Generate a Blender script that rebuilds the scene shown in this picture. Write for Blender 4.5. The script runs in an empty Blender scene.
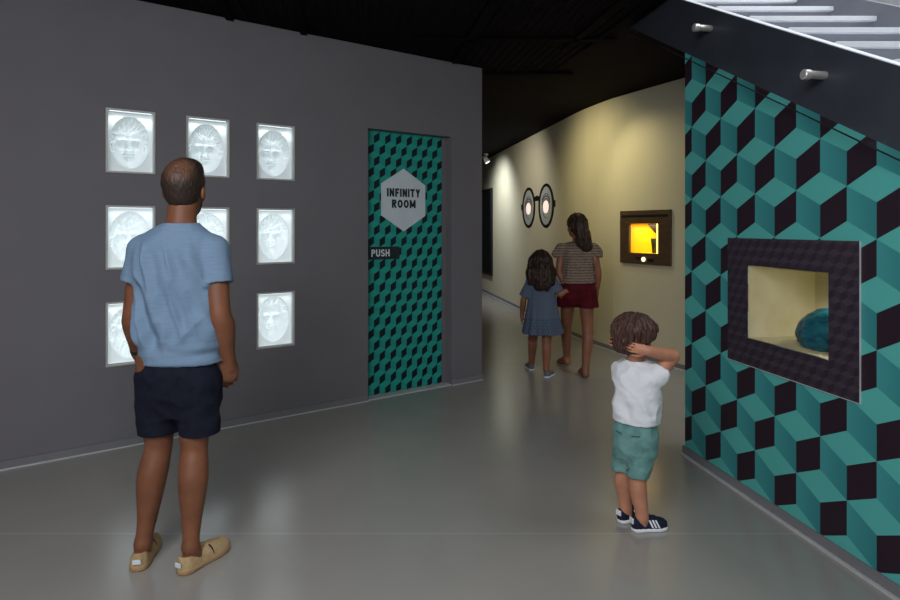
import bpy, math, random
import numpy as np
from mathutils import Vector, Matrix
random.seed(4)
C = bpy.context.scene.collection
PI = math.pi
CAMH = 1.5

# ------------------------------------------------------------------ materials
def lin(c):
    out = []
    for v in c:
        v = v / 255.0
        out.append(v / 12.92 if v <= 0.04045 else ((v + 0.055) / 1.055) ** 2.4)
    return (*out, 1.0)

class NT:
    """tiny node helper"""
    def __init__(s, name):
        s.m = bpy.data.materials.new(name); s.m.use_nodes = True
        s.t = s.m.node_tree; s.b = s.t.nodes['Principled BSDF']
    def n(s, kind, **kw):
        x = s.t.nodes.new(kind)
        for k, v in kw.items(): setattr(x, k, v)
        return x
    def l(s, a, b): s.t.links.new(a, b)
    def math(s, op, a, b=None, c=None):
        x = s.n('ShaderNodeMath', operation=op)
        for i, v in enumerate((a, b, c)):
            if v is None: continue
            if isinstance(v, (int, float)): x.inputs[i].default_value = v
            else: s.l(v, x.inputs[i])
        return x.outputs[0]
    def mix(s, f, a, b):
        x = s.n('ShaderNodeMix', data_type='RGBA')
        for i, v in ((0, f), (6, a), (7, b)):
            if isinstance(v, (int, float)): x.inputs[i].default_value = v
            elif isinstance(v, tuple): x.inputs[i].default_value = v
            else: s.l(v, x.inputs[i])
        return x.outputs[2]
    def coords(s):
        return s.n('ShaderNodeTexCoord').outputs['Object']
    def noise(s, scale, detail=3, stretch=(1, 1, 1), rough=.5):
        mp = s.n('ShaderNodeMapping'); mp.inputs['Scale'].default_value = stretch
        s.l(s.coords(), mp.inputs['Vector'])
        x = s.n('ShaderNodeTexNoise'); x.inputs['Scale'].default_value = scale
        x.inputs['Detail'].default_value = detail; x.inputs['Roughness'].default_value = rough
        s.l(mp.outputs[0], x.inputs['Vector'])
        return x.outputs['Fac']
    def bump(s, h, strength, dist=.01):
        x = s.n('ShaderNodeBump'); x.inputs['Strength'].default_value = strength
        x.inputs['Distance'].default_value = dist
        s.l(h, x.inputs['Height']); s.l(x.outputs[0], s.b.inputs['Normal'])

def mat(name, c, rough=.6, metal=0.0, var=0.0, vs=20, stretch=(1, 1, 1), bump=0, bs=80, bstretch=(1, 1, 1), bd=.004, sub=0, spec=.5, c2=None, lo=.35, hi=.65):
    N = NT(name); b = N.b
    base = lin(c)
    b.inputs['Roughness'].default_value = rough; b.inputs['Metallic'].default_value = metal
    b.inputs['Specular IOR Level'].default_value = spec
    if var or c2:
        c2_ = lin(c2) if c2 else tuple(min(1, v * (1 + var)) for v in base[:3]) + (1,)
        c1_ = base if c2 else tuple(v * (1 - var) for v in base[:3]) + (1,)
        f = N.noise(vs, 4, stretch)
        mr = N.n('ShaderNodeMapRange'); mr.inputs[1].default_value = lo; mr.inputs[2].default_value = hi
        N.l(f, mr.inputs[0])
        N.l(N.mix(mr.outputs[0], c1_, c2_), b.inputs['Base Color'])
    else:
        b.inputs['Base Color'].default_value = base
        # faint procedural mottling in the roughness so that no surface is perfectly uniform
        f = N.noise(12, 2); N.l(N.math('MULTIPLY_ADD', f, .1, max(0, rough - .05)), b.inputs['Roughness'])
    if bump: N.bump(N.noise(bs, 4, bstretch), bump, bd)
    if sub:
        b.inputs['Subsurface Weight'].default_value = sub
        b.inputs['Subsurface Radius'].default_value = (.02, .008, .004)
        b.inputs['Subsurface Scale'].default_value = .3
    return N.m

def emis(name, c, strength):
    N = NT(name); N.b.inputs['Base Color'].default_value = lin(c)
    N.b.inputs['Emission Color'].default_value = lin(c); N.b.inputs['Emission Strength'].default_value = strength
    return N.m

def cube_pattern(name, x0, z0, W, s, light, mid, dark, rough=.5, emb=0):
    """isometric cube wallpaper print: x along the wall, z up"""
    N = NT(name)
    sep = N.n('ShaderNodeSeparateXYZ'); N.l(N.coords(), sep.inputs[0])
    a = N.math('DIVIDE', N.math('SUBTRACT', sep.outputs[0], x0), W)
    j = N.math('FLOOR', a); fx = N.math('SUBTRACT', a, j)
    v = N.math('DIVIDE', N.math('SUBTRACT', sep.outputs[2], z0), s)
    base = N.math('SUBTRACT', v, N.math('MULTIPLY', j, 1.5))
    d1 = N.math('FLOORED_MODULO', N.math('SUBTRACT', base, N.math('MULTIPLY', fx, .5)), 3)
    isd = N.math('LESS_THAN', d1, 1.0)
    d2 = N.math('FLOORED_MODULO', N.math('ADD', N.math('SUBTRACT', base, 2.0), N.math('MULTIPLY', fx, .5)), 3)
    ism = N.math('LESS_THAN', d2, 1.0)
    # printed tonal fade across the side face of each cube
    fade = N.mix(N.math('MULTIPLY', fx, 1.0), lin(mid[0]), lin(mid[1]))
    col = N.mix(isd, N.mix(ism, lin(light), fade), lin(dark))
    N.l(col, N.b.inputs['Base Color']); N.b.inputs['Roughness'].default_value = rough
    N.b.inputs['Specular IOR Level'].default_value = .35
    N.bump(N.noise(160, 3), .08, .001)
    return N.m

def glassy(name, c=(250, 251, 251), mixf=.12):
    m = bpy.data.materials.new(name); m.use_nodes = True; t = m.node_tree; t.nodes.clear()
    o = t.nodes.new('ShaderNodeOutputMaterial'); mx = t.nodes.new('ShaderNodeMixShader')
    tr = t.nodes.new('ShaderNodeBsdfTransparent'); gl = t.nodes.new('ShaderNodeBsdfGlossy')
    lw = t.nodes.new('ShaderNodeLayerWeight'); lw.inputs[0].default_value = .5
    pw = t.nodes.new('ShaderNodeMath'); pw.operation = 'POWER'; t.links.new(lw.outputs['Facing'], pw.inputs[0]); pw.inputs[1].default_value = 4
    fr = t.nodes.new('ShaderNodeMath'); fr.operation = 'MULTIPLY_ADD'; t.links.new(pw.outputs[0], fr.inputs[0]); fr.inputs[1].default_value = .22; fr.inputs[2].default_value = .012
    tr.inputs[0].default_value = lin(c); gl.inputs['Roughness'].default_value = .03
    t.links.new(fr.outputs[0], mx.inputs[0]); t.links.new(tr.outputs[0], mx.inputs[1]); t.links.new(gl.outputs[0], mx.inputs[2])
    t.links.new(mx.outputs[0], o.inputs[0])
    return m

# ------------------------------------------------------------------ mesh helpers
class MB:
    def __init__(s): s.v = []; s.f = []; s.mi = []
    def quad(s, a, b, c, d, mi=0):
        n = len(s.v); s.v += [a, b, c, d]; s.f.append((n, n + 1, n + 2, n + 3)); s.mi.append(mi)
    def box(s, x0, x1, y0, y1, z0, z1, mi=0, M=None):
        P = [(x0, y0, z0), (x1, y0, z0), (x1, y1, z0), (x0, y1, z0), (x0, y0, z1), (x1, y0, z1), (x1, y1, z1), (x0, y1, z1)]
        if M is not None: P = [tuple(M @ Vector(p)) for p in P]
        n = len(s.v); s.v += P
        for q in ((0, 3, 2, 1), (4, 5, 6, 7), (0, 1, 5, 4), (1, 2, 6, 5), (2, 3, 7, 6), (3, 0, 4, 7)):
            s.f.append(tuple(n + i for i in q)); s.mi.append(mi)
    def prism(s, pts, y0, y1, mi=0):
        """polygon in x,z extruded along y; pts counter-clockwise seen from -y"""
        n = len(s.v); k = len(pts)
        s.v += [(p[0], y0, p[1]) for p in pts] + [(p[0], y1, p[1]) for p in pts]
        s.f.append(tuple(range(n, n + k))); s.mi.append(mi)
        s.f.append(tuple(range(n + 2 * k - 1, n + k - 1, -1))); s.mi.append(mi)
        for i in range(k):
            j = (i + 1) % k
            s.f.append((n + i, n + k + i, n + k + j, n + j)); s.mi.append(mi)
    def ring(s, cx, cz, r0x, r0z, r1x, r1z, y0, y1, a0=0, a1=2 * PI, k=48):
        """annulus (or arc) in x,z with thickness in y"""
        n = len(s.v)
        for i in range(k + 1):
            a = a0 + (a1 - a0) * i / k; c_, s_ = math.cos(a), math.sin(a)
            s.v += [(cx + r0x * c_, y0, cz + r0z * s_), (cx + r1x * c_, y0, cz + r1z * s_), (cx + r1x * c_, y1, cz + r1z * s_), (cx + r0x * c_, y1, cz + r0z * s_)]
        for i in range(k):
            a = n + 4 * i; b = a + 4
            for q in ((0, 1), (1, 2), (2, 3), (3, 0)):
                s.f.append((a + q[0], b + q[0], b + q[1], a + q[1])); s.mi.append(0)
        if abs(a1 - a0) < 2 * PI - .01:
            s.f.append((n, n + 1, n + 2, n + 3)); s.mi.append(0)
            e = n + 4 * k; s.f.append((e + 3, e + 2, e + 1, e)); s.mi.append(0)
    def lathe(s, prof, k=32, M=None):
        n = len(s.v)
        for (r, z) in prof:
            for i in range(k):
                a = 2 * PI * i / k; p = (r * math.cos(a), r * math.sin(a), z)
                s.v.append(tuple(M @ Vector(p)) if M is not None else p)
        for j in range(len(prof) - 1):
            for i in range(k):
                a = n + j * k + i; b = n + j * k + (i + 1) % k
                s.f.append((a, b, b + k, a + k)); s.mi.append(0)
        s.f.append(tuple(n + i for i in reversed(range(k)))); s.mi.append(0)
        e = n + (len(prof) - 1) * k; s.f.append(tuple(e + i for i in range(k))); s.mi.append(0)
    def build(s, name, mats, parent=None, smooth=False, bevel=0, M=None):
        me = bpy.data.meshes.new(name); me.from_pydata(s.v, [], s.f); me.update()
        o = bpy.data.objects.new(name, me); C.objects.link(o)
        if not isinstance(mats, (list, tuple)): mats = [mats]
        for m in mats: me.materials.append(m)
        me.polygons.foreach_set('material_index', s.mi)
        if smooth: me.polygons.foreach_set('use_smooth', [True] * len(me.polygons))
        if bevel:
            b = o.modifiers.new('bevel', 'BEVEL'); b.width = bevel; b.segments = 2; b.limit_method = 'ANGLE'
        if parent: o.parent = parent
        if M is not None: o.matrix_local = M
        return o

def recalc(o):
    import bmesh
    bm = bmesh.new(); bm.from_mesh(o.data); bmesh.ops.recalc_face_normals(bm, faces=bm.faces[:]); bm.to_mesh(o.data); bm.free()
    return o

def thing(name, label, cat, loc=(0, 0, 0), rotz=0, group=None):
    o = bpy.data.objects.new(name, None); C.objects.link(o); o.empty_display_size = .1
    o.location = loc; o.rotation_euler = (0, 0, rotz)
    tag(o, label, cat, group); return o
def tag(o, label, cat, group=None):
    o['label'] = label; o['category'] = cat
    if group: o['group'] = group
    return o
def structure(o, label=None):
    o['kind'] = 'structure'
    if label: o['label'] = label
    return o

def frame2d(origin, ang):
    return Matrix.Translation(origin) @ Matrix.Rotation(ang, 4, 'Z')
FACE = Matrix.Rotation(PI / 2, 4, 'X')      # text plane x,y -> x,z facing -y

def grid_wall(ts, zs, hole, th, y0=0.0):
    mb = MB(); nt, nz = len(ts) - 1, len(zs) - 1
    sol = [[not hole((ts[i] + ts[i + 1]) / 2, (zs[j] + zs[j + 1]) / 2) for j in range(nz)] for i in range(nt)]
    y1 = y0 + th
    for i in range(nt):
        for j in range(nz):
            if not sol[i][j]: continue
            a, b, c, d = ts[i], ts[i + 1], zs[j], zs[j + 1]
            mb.quad((a, y0, c), (b, y0, c), (b, y0, d), (a, y0, d))
            mb.quad((b, y1, c), (a, y1, c), (a, y1, d), (b, y1, d))
            if i == 0 or not sol[i - 1][j]: mb.quad((a, y1, c), (a, y0, c), (a, y0, d), (a, y1, d))
            if i == nt - 1 or not sol[i + 1][j]: mb.quad((b, y0, c), (b, y1, c), (b, y1, d), (b, y0, d))
            if j == 0 or not sol[i][j - 1]: mb.quad((a, y1, c), (b, y1, c), (b, y0, c), (a, y0, c))
            if j == nz - 1 or not sol[i][j + 1]: mb.quad((a, y0, d), (b, y0, d), (b, y1, d), (a, y1, d))
    return mb

# ------------------------------------------------------------------ implicit surfaces for figures
class Field:
    def __init__(s, lo, hi, h):
        s.lo = np.array(lo, float); s.h = h
        n = np.ceil((np.array(hi) - s.lo) / h).astype(int) + 1
        s.ax = [s.lo[i] + h * np.arange(n[i]) for i in range(3)]
        s.F = np.full(n, .2, np.float32)
    def _sl(s, lo, hi):
        out = []
        for i in range(3):
            a = max(0, int(math.floor((lo[i] - s.lo[i]) / s.h))); b = min(len(s.ax[i]), int(math.ceil((hi[i] - s.lo[i]) / s.h)) + 1)
            if b <= a: return None
            out.append(slice(a, b))
        return tuple(out)
    def op(s, fn, lo, hi, k=.0, mode='u', pad=.05):
        sl = s._sl([v - pad for v in lo], [v + pad for v in hi])
        if sl is None: return
        x = s.ax[0][sl[0]][:, None, None].astype(np.float32); y = s.ax[1][sl[1]][None, :, None].astype(np.float32); z = s.ax[2][sl[2]][None, None, :].astype(np.float32)
        d = fn(x, y, z); A = s.F[sl]
        if mode == 'u':
            if k > 0:
                h = np.clip(.5 + .5 * (A - d) / k, 0, 1); r = A * (1 - h) + d * h - k * h * (1 - h)
            else: r = np.minimum(A, d)
        elif mode == 's':
            if k > 0:
                h = np.clip(.5 - .5 * (A + d) / k, 0, 1); r = A * (1 - h) - d * h + k * h * (1 - h)
            else: r = np.maximum(A, -d)
        else: r = np.maximum(A, d)
        s.F[sl] = r
    def cone(s, p, q, r1, r2, k=.02, mode='u'):
        p = np.array(p, float); q = np.array(q, float); d = q - p; L = max(1e-9, float(d @ d)); R = max(r1, r2)
        def fn(x, y, z):
            ax, ay, az = x - p[0], y - p[1], z - p[2]
            t = np.clip((ax * d[0] + ay * d[1] + az * d[2]) / L, 0, 1)
            return np.sqrt((ax - t * d[0]) ** 2 + (ay - t * d[1]) ** 2 + (az - t * d[2]) ** 2) - (r1 + (r2 - r1) * t)
        s.op(fn, np.minimum(p, q) - R, np.maximum(p, q) + R, k, mode)
    def chain(s, pts, k=.02):
        for a, b in zip(pts[:-1], pts[1:]): s.cone(a[:3], b[:3], a[3], b[3], k)
    def ell(s, c, r, R=None, k=.02, mode='u'):
        c = np.array(c, float); r = np.array(r, float); R = np.eye(3) if R is None else np.array(R, float)
        m = float(max(r))
        def fn(x, y, z):
            ax, ay, az = x - c[0], y - c[1], z - c[2]
            u = R[0, 0] * ax + R[1, 0] * ay + R[2, 0] * az
            v = R[0, 1] * ax + R[1, 1] * ay + R[2, 1] * az
            w = R[0, 2] * ax + R[1, 2] * ay + R[2, 2] * az
            k0 = np.sqrt((u / r[0]) ** 2 + (v / r[1]) ** 2 + (w / r[2]) ** 2)
            k1 = np.sqrt((u / r[0] ** 2) ** 2 + (v / r[1] ** 2) ** 2 + (w / r[2] ** 2) ** 2) + 1e-6
            return k0 * (k0 - 1) / k1
        s.op(fn, c - m, c + m, k, mode)
    def loft(s, prof, ang=0, k=.02, mode='u', ex=2.3, grow=0.0, fold=None, pad=.05):
        """stack of elliptical sections: (z, half width, half depth, cx, cy); ang = facing rotation about z"""
        P = np.array(prof, float); P = P[np.argsort(P[:, 0])]
        zz = np.linspace(P[0, 0], P[-1, 0], 90)
        def cr(col):   # smooth interpolation
            y = np.interp(zz, P[:, 0], P[:, col]); 
            for _ in range(12):
                y[1:-1] = (y[:-2] + 2 * y[1:-1] + y[2:]) / 4
            return y
        A, B, CX, CY = (cr(i) for i in (1, 2, 3, 4)); ca, sa = math.cos(ang), math.sin(ang)
        def fn(x, y, z):
            a = np.interp(z, zz, A) + grow; b = np.interp(z, zz, B) + grow; cx = np.interp(z, zz, CX); cy = np.interp(z, zz, CY)
            ax, ay = x - cx, y - cy; u = ca * ax + sa * ay; v = -sa * ax + ca * ay
            kk = (np.abs(u / a) ** ex + np.abs(v / b) ** ex) ** (1 / ex)
            if fold is not None: kk = kk + fold(np.arctan2(v / b, u / a), z)
            rr = np.sqrt(u * u + v * v) + 1e-6
            d = (kk - 1) * np.minimum(rr / np.maximum(kk, 1e-3), 1.0) * .93
            return np.maximum(d, np.maximum(z - zz[-1], zz[0] - z))
        m = max(P[:, 1].max(), P[:, 2].max()) + grow + .02
        lo = (P[:, 3].min() - m, P[:, 4].min() - m, zz[0]); hi = (P[:, 3].max() + m, P[:, 4].max() + m, zz[-1])
        s.op(fn, lo, hi, k, mode, pad)
    def plane(s, p, n, mode='i'):
        """keep the side opposite to n"""
        p = np.array(p, float); n = np.array(n, float); n /= np.linalg.norm(n)
        def fn(x, y, z): return (x - p[0]) * n[0] + (y - p[1]) * n[1] + (z - p[2]) * n[2] + 0 * (x + y + z)
        hi = s.lo + s.h * np.array(s.F.shape)
        s.op(fn, s.lo, hi, 0, 'i', 0)
    def mesh(s, smooth=1):
        F = s.F; n = np.array(F.shape); I = F < 0
        nx, ny, nz = n - 1
        corner = [(i, j, k) for i in (0, 1) for j in (0, 1) for k in (0, 1)]
        cnt = np.zeros((nx, ny, nz), np.int8)
        for (i, j, k) in corner: cnt += I[i:i + nx, j:j + ny, k:k + nz]
        act = (cnt > 0) & (cnt < 8); idx = np.argwhere(act)
        vid = np.full((nx, ny, nz), -1, np.int64); vid[act] = np.arange(len(idx))
        acc = np.zeros((len(idx), 3)); num = np.zeros(len(idx))
        val = {c: F[idx[:, 0] + c[0], idx[:, 1] + c[1], idx[:, 2] + c[2]].astype(float) for c in corner}
        for c in corner:
            for a in range(3):
                if c[a]: continue
                e = list(c); e[a] = 1; e = tuple(e); A = val[c]; B = val[e]; m = (A < 0) != (B < 0)
                t = np.where(m, A / np.where(m, A - B, 1), 0); pt = np.tile(np.array(c, float), (len(idx), 1)); pt[:, a] += t
                acc[m] += pt[m]; num[m] += 1
        V = (idx + acc / num[:, None]) * s.h + s.lo
        quads = []
        for a in range(3):
            b, c = (a + 1) % 3, (a + 2) % 3
            sl0 = [slice(None)] * 3; sl1 = [slice(None)] * 3; sl0[a] = slice(0, -1); sl1[a] = slice(1, None)
            A = I[tuple(sl0)]; B = I[tuple(sl1)]; g = np.argwhere(A != B)
            g = g[(g[:, b] > 0) & (g[:, c] > 0) & (g[:, b] < n[b] - 1) & (g[:, c] < n[c] - 1)]
            ins = A[g[:, 0], g[:, 1], g[:, 2]]
            def q(db, dc):
                h = g.copy(); h[:, b] -= db; h[:, c] -= dc; return vid[h[:, 0], h[:, 1], h[:, 2]]
            Q = np.stack([q(1, 1), q(0, 1), q(0, 0), q(1, 0)], 1)
            Q[~ins] = Q[~ins][:, ::-1]; quads.append(Q)
        Q = np.concatenate(quads)
        Q = Q[(Q >= 0).all(1)]
        for _ in range(smooth):
            S = np.zeros_like(V); N_ = np.zeros(len(V))
            for i in range(4):
                a_, b_ = Q[:, i], Q[:, (i + 1) % 4]
                for k in range(3): S[:, k] += np.bincount(a_, V[b_, k], len(V))
                N_ += np.bincount(a_, minlength=len(V))
            V = .5 * V + .5 * S / np.maximum(N_, 1)[:, None]
        return V, Q
    def build(s, name, m, parent=None, smooth=1, disp=None, M=None, keep=True):
        V, Q = s.mesh(smooth)
        if keep and len(V):            # drop stray crumbs: keep pieces reached from big components
            lab = np.arange(len(V))
            for _ in range(400):
                mn = lab[Q].min(1); new = lab.copy()
                for i in range(4): np.minimum.at(new, Q[:, i], mn)
                new = new[new]
                if (new == lab).all(): break
                lab = new
            cnt = np.bincount(lab, minlength=len(V)); ok = cnt[lab] > .02 * len(V)
            Q = Q[ok[Q[:, 0]]]; used = np.zeros(len(V), bool); used[Q.ravel()] = True
            rm = np.cumsum(used) - 1; V = V[used]; Q = rm[Q]
        if disp is not None:
            n = np.zeros_like(V); fn_ = np.cross(V[Q[:, 2]] - V[Q[:, 0]], V[Q[:, 3]] - V[Q[:, 1]])
            for i in range(4):
                for k in range(3): n[:, k] += np.bincount(Q[:, i], fn_[:, k], len(V))
            n /= np.linalg.norm(n, axis=1, keepdims=True) + 1e-12
            V = V + n * disp(V, n)[:, None]
        me = bpy.data.meshes.new(name); me.vertices.add(len(V)); me.vertices.foreach_set('co', V.ravel())
        me.loops.add(len(Q) * 4); me.loops.foreach_set('vertex_index', Q.ravel().astype(np.int32))
        me.polygons.add(len(Q)); me.polygons.foreach_set('loop_start', np.arange(0, 4 * len(Q), 4, dtype=np.int32))
        me.polygons.foreach_set('use_smooth', np.ones(len(Q), bool)); me.update(calc_edges=True)
        ms = m if isinstance(m, (list, tuple)) else [m]
        for q in ms: me.materials.append(q)
        o = bpy.data.objects.new(name, me); C.objects.link(o)
        if parent: o.parent = parent
        if M is not None: o.matrix_local = M
        return o

def vnoise(P, sc, seed=0):
    """3-D value noise, -1..1; sc = scale per axis"""
    X = P * np.array(sc) + 31.7 * (seed + 1); i = np.floor(X).astype(np.int64); f = X - i; f = f * f * (3 - 2 * f)
    def h(a, b, c):
        n = (a * 73856093) ^ (b * 19349663) ^ (c * 83492791) ^ (seed * 2654435761)
        n = (n ^ (n >> 13)) * 1274126177 & 0x7fffffff
        return ((n ^ (n >> 16)) & 0xffff) / 32767.5 - 1
    r = 0
    for a in (0, 1):
        for b in (0, 1):
            for c in (0, 1):
                w = (f[:, 0] if a else 1 - f[:, 0]) * (f[:, 1] if b else 1 - f[:, 1]) * (f[:, 2] if c else 1 - f[:, 2])
                r = r + w * h(i[:, 0] + a, i[:, 1] + b, i[:, 2] + c)
    return r
def sm(a, b, x):
    t = np.clip((x - a) / (b - a), 0, 1); return t * t * (3 - 2 * t)

def rotm(yaw=0, pitch=0, roll=0):
    """head frame; yaw: facing about z (0 = +y, positive turns left), pitch: nod down, roll: tilt"""
    return np.array((Matrix.Rotation(yaw, 3, 'Z') @ Matrix.Rotation(-pitch, 3, 'X') @ Matrix.Rotation(roll, 3, 'Y')))

class Head:
    def __init__(s, c, R, sc): s.c = np.array(c, float); s.R = R; s.s = sc
    def p(s, x, y, z): return s.c + s.R @ (np.array([x, y, z]) * s.s)
    def ell(s, F, c, r, k=.012, mode='u'): F.ell(s.p(*c), np.array(r) * s.s, s.R, k * s.s, mode)
    def add(s, F):
        s.ell(F, (0, -.012, .035), (.077, .098, .094), .02)
        s.ell(F, (0, .030, -.028), (.060, .066, .082), .03)
        s.ell(F, (0, .048, -.078), (.034, .040, .028), .025)
        for q in (-1, 1):
            s.ell(F, (q * .045, .052, -.022), (.022, .03, .02), .02)
            s.ell(F, (q * .033, .098, .004), (.017, .014, .011), .012, 's')
            s.ell(F, (q * .083, -.006, -.004), (.011, .018, .031), .006)
            s.ell(F, (q * .094, .002, .000), (.007, .010, .016), .004, 's')
            s.ell(F, (q * .010, .104, -.028), (.009, .010, .007), .006)
        F.cone(s.p(-.042, .082, .024), s.p(.042, .082, .024), .010 * s.s, .010 * s.s, .012 * s.s)
        F.cone(s.p(0, .092, .012), s.p(0, .113, -.024), .007 * s.s, .011 * s.s, .01 * s.s)
        s.ell(F, (0, .091, -.052), (.023, .010, .005), .005)
        s.ell(F, (0, .090, -.061), (.020, .010, .006), .005)
    def eyes(s, parent):
        for q in (-1, 1):
            mb = MB(); R = Matrix(s.R.tolist()).to_4x4()
            M = Matrix.Translation(Vector(s.p(q * .032, .0765, .004))) @ R @ Matrix.Rotation(-PI / 2, 4, 'X')
            r = .0118 * s.s
            mb.lathe([(max(1e-4, r * math.sin(a)), -r * math.cos(a)) for a in np.linspace(0.02, PI - .02, 14)], 18, M)
            mb.mi = [1 if j >= 18 * 11 else 0 for j in range(len(mb.f))]
            mb.build('eye', [M_['eye'], M_['iris']], parent, True)

def hand(F, w, f, n, l, sc=1.0, curl=(.35, .6, .5), spread=.06, tcurl=.4):
    """w wrist, f finger direction, n palm normal (fingers curl toward it), l toward thumb"""
    w, f, n, l = (np.array(v, float) for v in (w, f, n, l)); f /= np.linalg.norm(f); n = n - f * (n @ f); n /= np.linalg.norm(n)
    c = np.cross(f, n); l = c if c @ l > 0 else -c
    R = np.stack([l, f, n], 1)
    F.ell(w + f * .048 * sc, np.array([.040, .055, .017]) * sc, R, .012 * sc)
    F.cone(w, w + f * .03 * sc, .026 * sc, .026 * sc, .015 * sc)
    for off, Ls, r in ((.029, (.042, .026, .021), .0092), (.0098, (.046, .030, .022), .0095), (-.0098, (.043, .028, .021), .0090), (-.028, (.034, .021, .018), .0080)):
        p = w + f * (.088 - abs(off - .005) * .25) * sc + l * off * sc; a = 0; d0 = f + l * (off / .03) * spread
        p0 = p - f * .03 * sc; F.cone(p0, p, r * sc * 1.1, r * sc * 1.05, .006 * sc)
        for i, L in enumerate(Ls):
            a += curl[i]; d = d0 * math.cos(a) + n * math.sin(a); d /= np.linalg.norm(d)
            q = p + d * L * sc; F.cone(p, q, r * sc * (1 - .08 * i), r * sc * (.92 - .08 * i), .003 * sc); p = q
    p = w + f * .022 * sc + l * .026 * sc; d = f * .62 + l * .62 + n * .42; d /= np.linalg.norm(d)
    q = p + d * .040 * sc; F.cone(p, q, .014 * sc, .0115 * sc, .01 * sc)
    d2 = f * .9 + l * (.4 - tcurl) + n * (.3 + tcurl * .5); d2 /= np.linalg.norm(d2)
    r_ = q + d2 * .032 * sc; F.cone(q, r_, .0115 * sc, .010 * sc, .004 * sc)
    d3 = f * .9 + l * (.2 - 1.3 * tcurl) + n * (.3 + tcurl * .6); d3 /= np.linalg.norm(d3)
    F.cone(r_, r_ + d3 * .024 * sc, .010 * sc, .008 * sc, .004 * sc)


# ------------------------------------------------------------------ material palette
M_ = {}
M_['grey_wall'] = mat('grey_wall_paint', (115, 112, 117), .75, var=.03, vs=3, bump=.03, bs=200, bd=.002, spec=.3)
M_['grey_base'] = mat('grey_baseboard', (120, 120, 124), .5, var=.03, vs=5)
M_['edge_metal'] = mat('brushed_edge_metal', (205, 205, 208), .4, .3, var=.03)
M_['black_ceiling'] = mat('black_ceiling_steel', (25, 18, 23), .85, var=.12, vs=6, bump=.05, bs=60, spec=.08)
M_['black_beam'] = mat('black_beam_steel', (12, 9, 12), .85, var=.1, vs=8, spec=.08)
M_['cream'] = mat('cream_wall_paint', (205, 198, 172), .7, var=.02, vs=2, bump=.03, bs=200, bd=.002, spec=.3)
M_['frame_metal'] = mat('brushed_frame_metal', (188, 188, 182), .4, .15, var=.05, vs=60)
M_['white_panel'] = mat('white_acrylic', (238, 243, 243), .45, var=.01, vs=10)
M_['black'] = mat('black_vinyl', (16, 18, 20), .45, var=.1, vs=20)
M_['dark_glass'] = mat('dark_display_surface', (12, 20, 24), .25, var=.1, vs=4)
M_['sign_grey'] = mat('silver_grey_sign', (208, 218, 226), .5, .0, var=.03, vs=8)
M_['sign_ink'] = mat('sign_ink', (22, 36, 42), .6, var=.05)
M_['sign_white'] = mat('sign_white_letters', (225, 232, 235), .6, var=.02)
M_['stringer'] = mat('anthracite_stringer', (66, 70, 80), .38, .15, var=.12, vs=4, bump=.03, bs=30)
M_['white_edge'] = mat('white_stair_edge', (232, 234, 240), .5, var=.02, vs=12)
M_['riser'] = mat('grey_stair_riser', (134, 136, 146), .6, var=.04, vs=12)
M_['steel'] = mat('polished_steel', (205, 203, 198), .32, .55, var=.03, vs=30)
M_['upper_white'] = mat('white_plaster', (235, 236, 240), .8, var=.01, vs=3)
M_['walnut'] = mat('dark_wood_veneer', (88, 68, 48), .45, c2=(66, 50, 36), vs=9, stretch=(1, 1, 9))
M_['niche_yellow'] = mat('yellow_lacquer', (250, 205, 30), .5, var=.04, vs=4)
M_['olive'] = mat('olive_cup', (52, 66, 24), .5, var=.1, vs=20)
M_['niche_beige'] = mat('beige_niche_lining', (206, 200, 172), .7, c2=(192, 184, 146), vs=5, bump=.03, bs=40)
M_['teal_object'] = mat('teal_textured', (10, 100, 118), .4, c2=(6, 66, 84), vs=16, stretch=(1, 1, 2), bump=.4, bs=60, bd=.01)
M_['peep'] = emis('lit_peephole', (250, 222, 208), .8)
M_['lens_tint'] = mat('pale_grey_lens_print', (178, 184, 178), .6, var=.02)
M_['button'] = emis('lit_button', (255, 245, 190), 1.6)
M_['led'] = emis('led_strip', (235, 248, 255), 1.5)
M_['lamp'] = emis('lamp_face', (235, 245, 255), 6.0)
M_['lamp_body'] = mat('white_lamp_housing', (225, 225, 225), .4, var=.02)
M_['glass'] = glassy('clear_glass')
M_['eye'] = mat('eye_white', (190, 182, 172), .25, var=.01)
M_['iris'] = mat('brown_iris', (52, 32, 20), .2, var=.05)

# floor: grey resilient sheet with one welded seam across the room
N = NT('grey_resilient_floor')
f = N.noise(3.2, 4); f2 = N.noise(240, 2)
col = N.mix(f, lin((149, 146, 141)), lin((159, 156, 151)))
col = N.mix(N.math('MULTIPLY', f2, .25), col, lin((112, 112, 110)))
sep = N.n('ShaderNodeSeparateXYZ'); N.l(N.coords(), sep.inputs[0])
seam = N.math('LESS_THAN', N.math('ABSOLUTE', N.math('SUBTRACT', sep.outputs[1], 2.945)), .0028)
N.l(N.mix(seam, col, lin((172, 170, 165))), N.b.inputs['Base Color'])
N.l(N.math('MULTIPLY_ADD', f, .08, .18), N.b.inputs['Roughness'])
N.b.inputs['Specular IOR Level'].default_value = 1.0
N.bump(N.noise(30, 2), .02, .002)
M_['floor'] = N.m

# ------------------------------------------------------------------ camera
cam = bpy.data.cameras.new('camera'); co = bpy.data.objects.new('camera', cam); C.objects.link(co)
cam.lens = 24; cam.sensor_width = 36; cam.sensor_fit = 'HORIZONTAL'; cam.shift_y = -0.08; cam.clip_start = .05
co.location = (0, 0, CAMH); co.rotation_euler = (PI / 2, 0, 0)
bpy.context.scene.camera = co

# ------------------------------------------------------------------ floor, ceiling
H = 3.08
mb = MB(); mb.box(-6.0, 5.2, -3.5, 18.2, -.1, 0); structure(mb.build('floor', M_['floor']))

def RX(Y): return 2.218 - Y / 6.0         # plan line of the right wall
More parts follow.
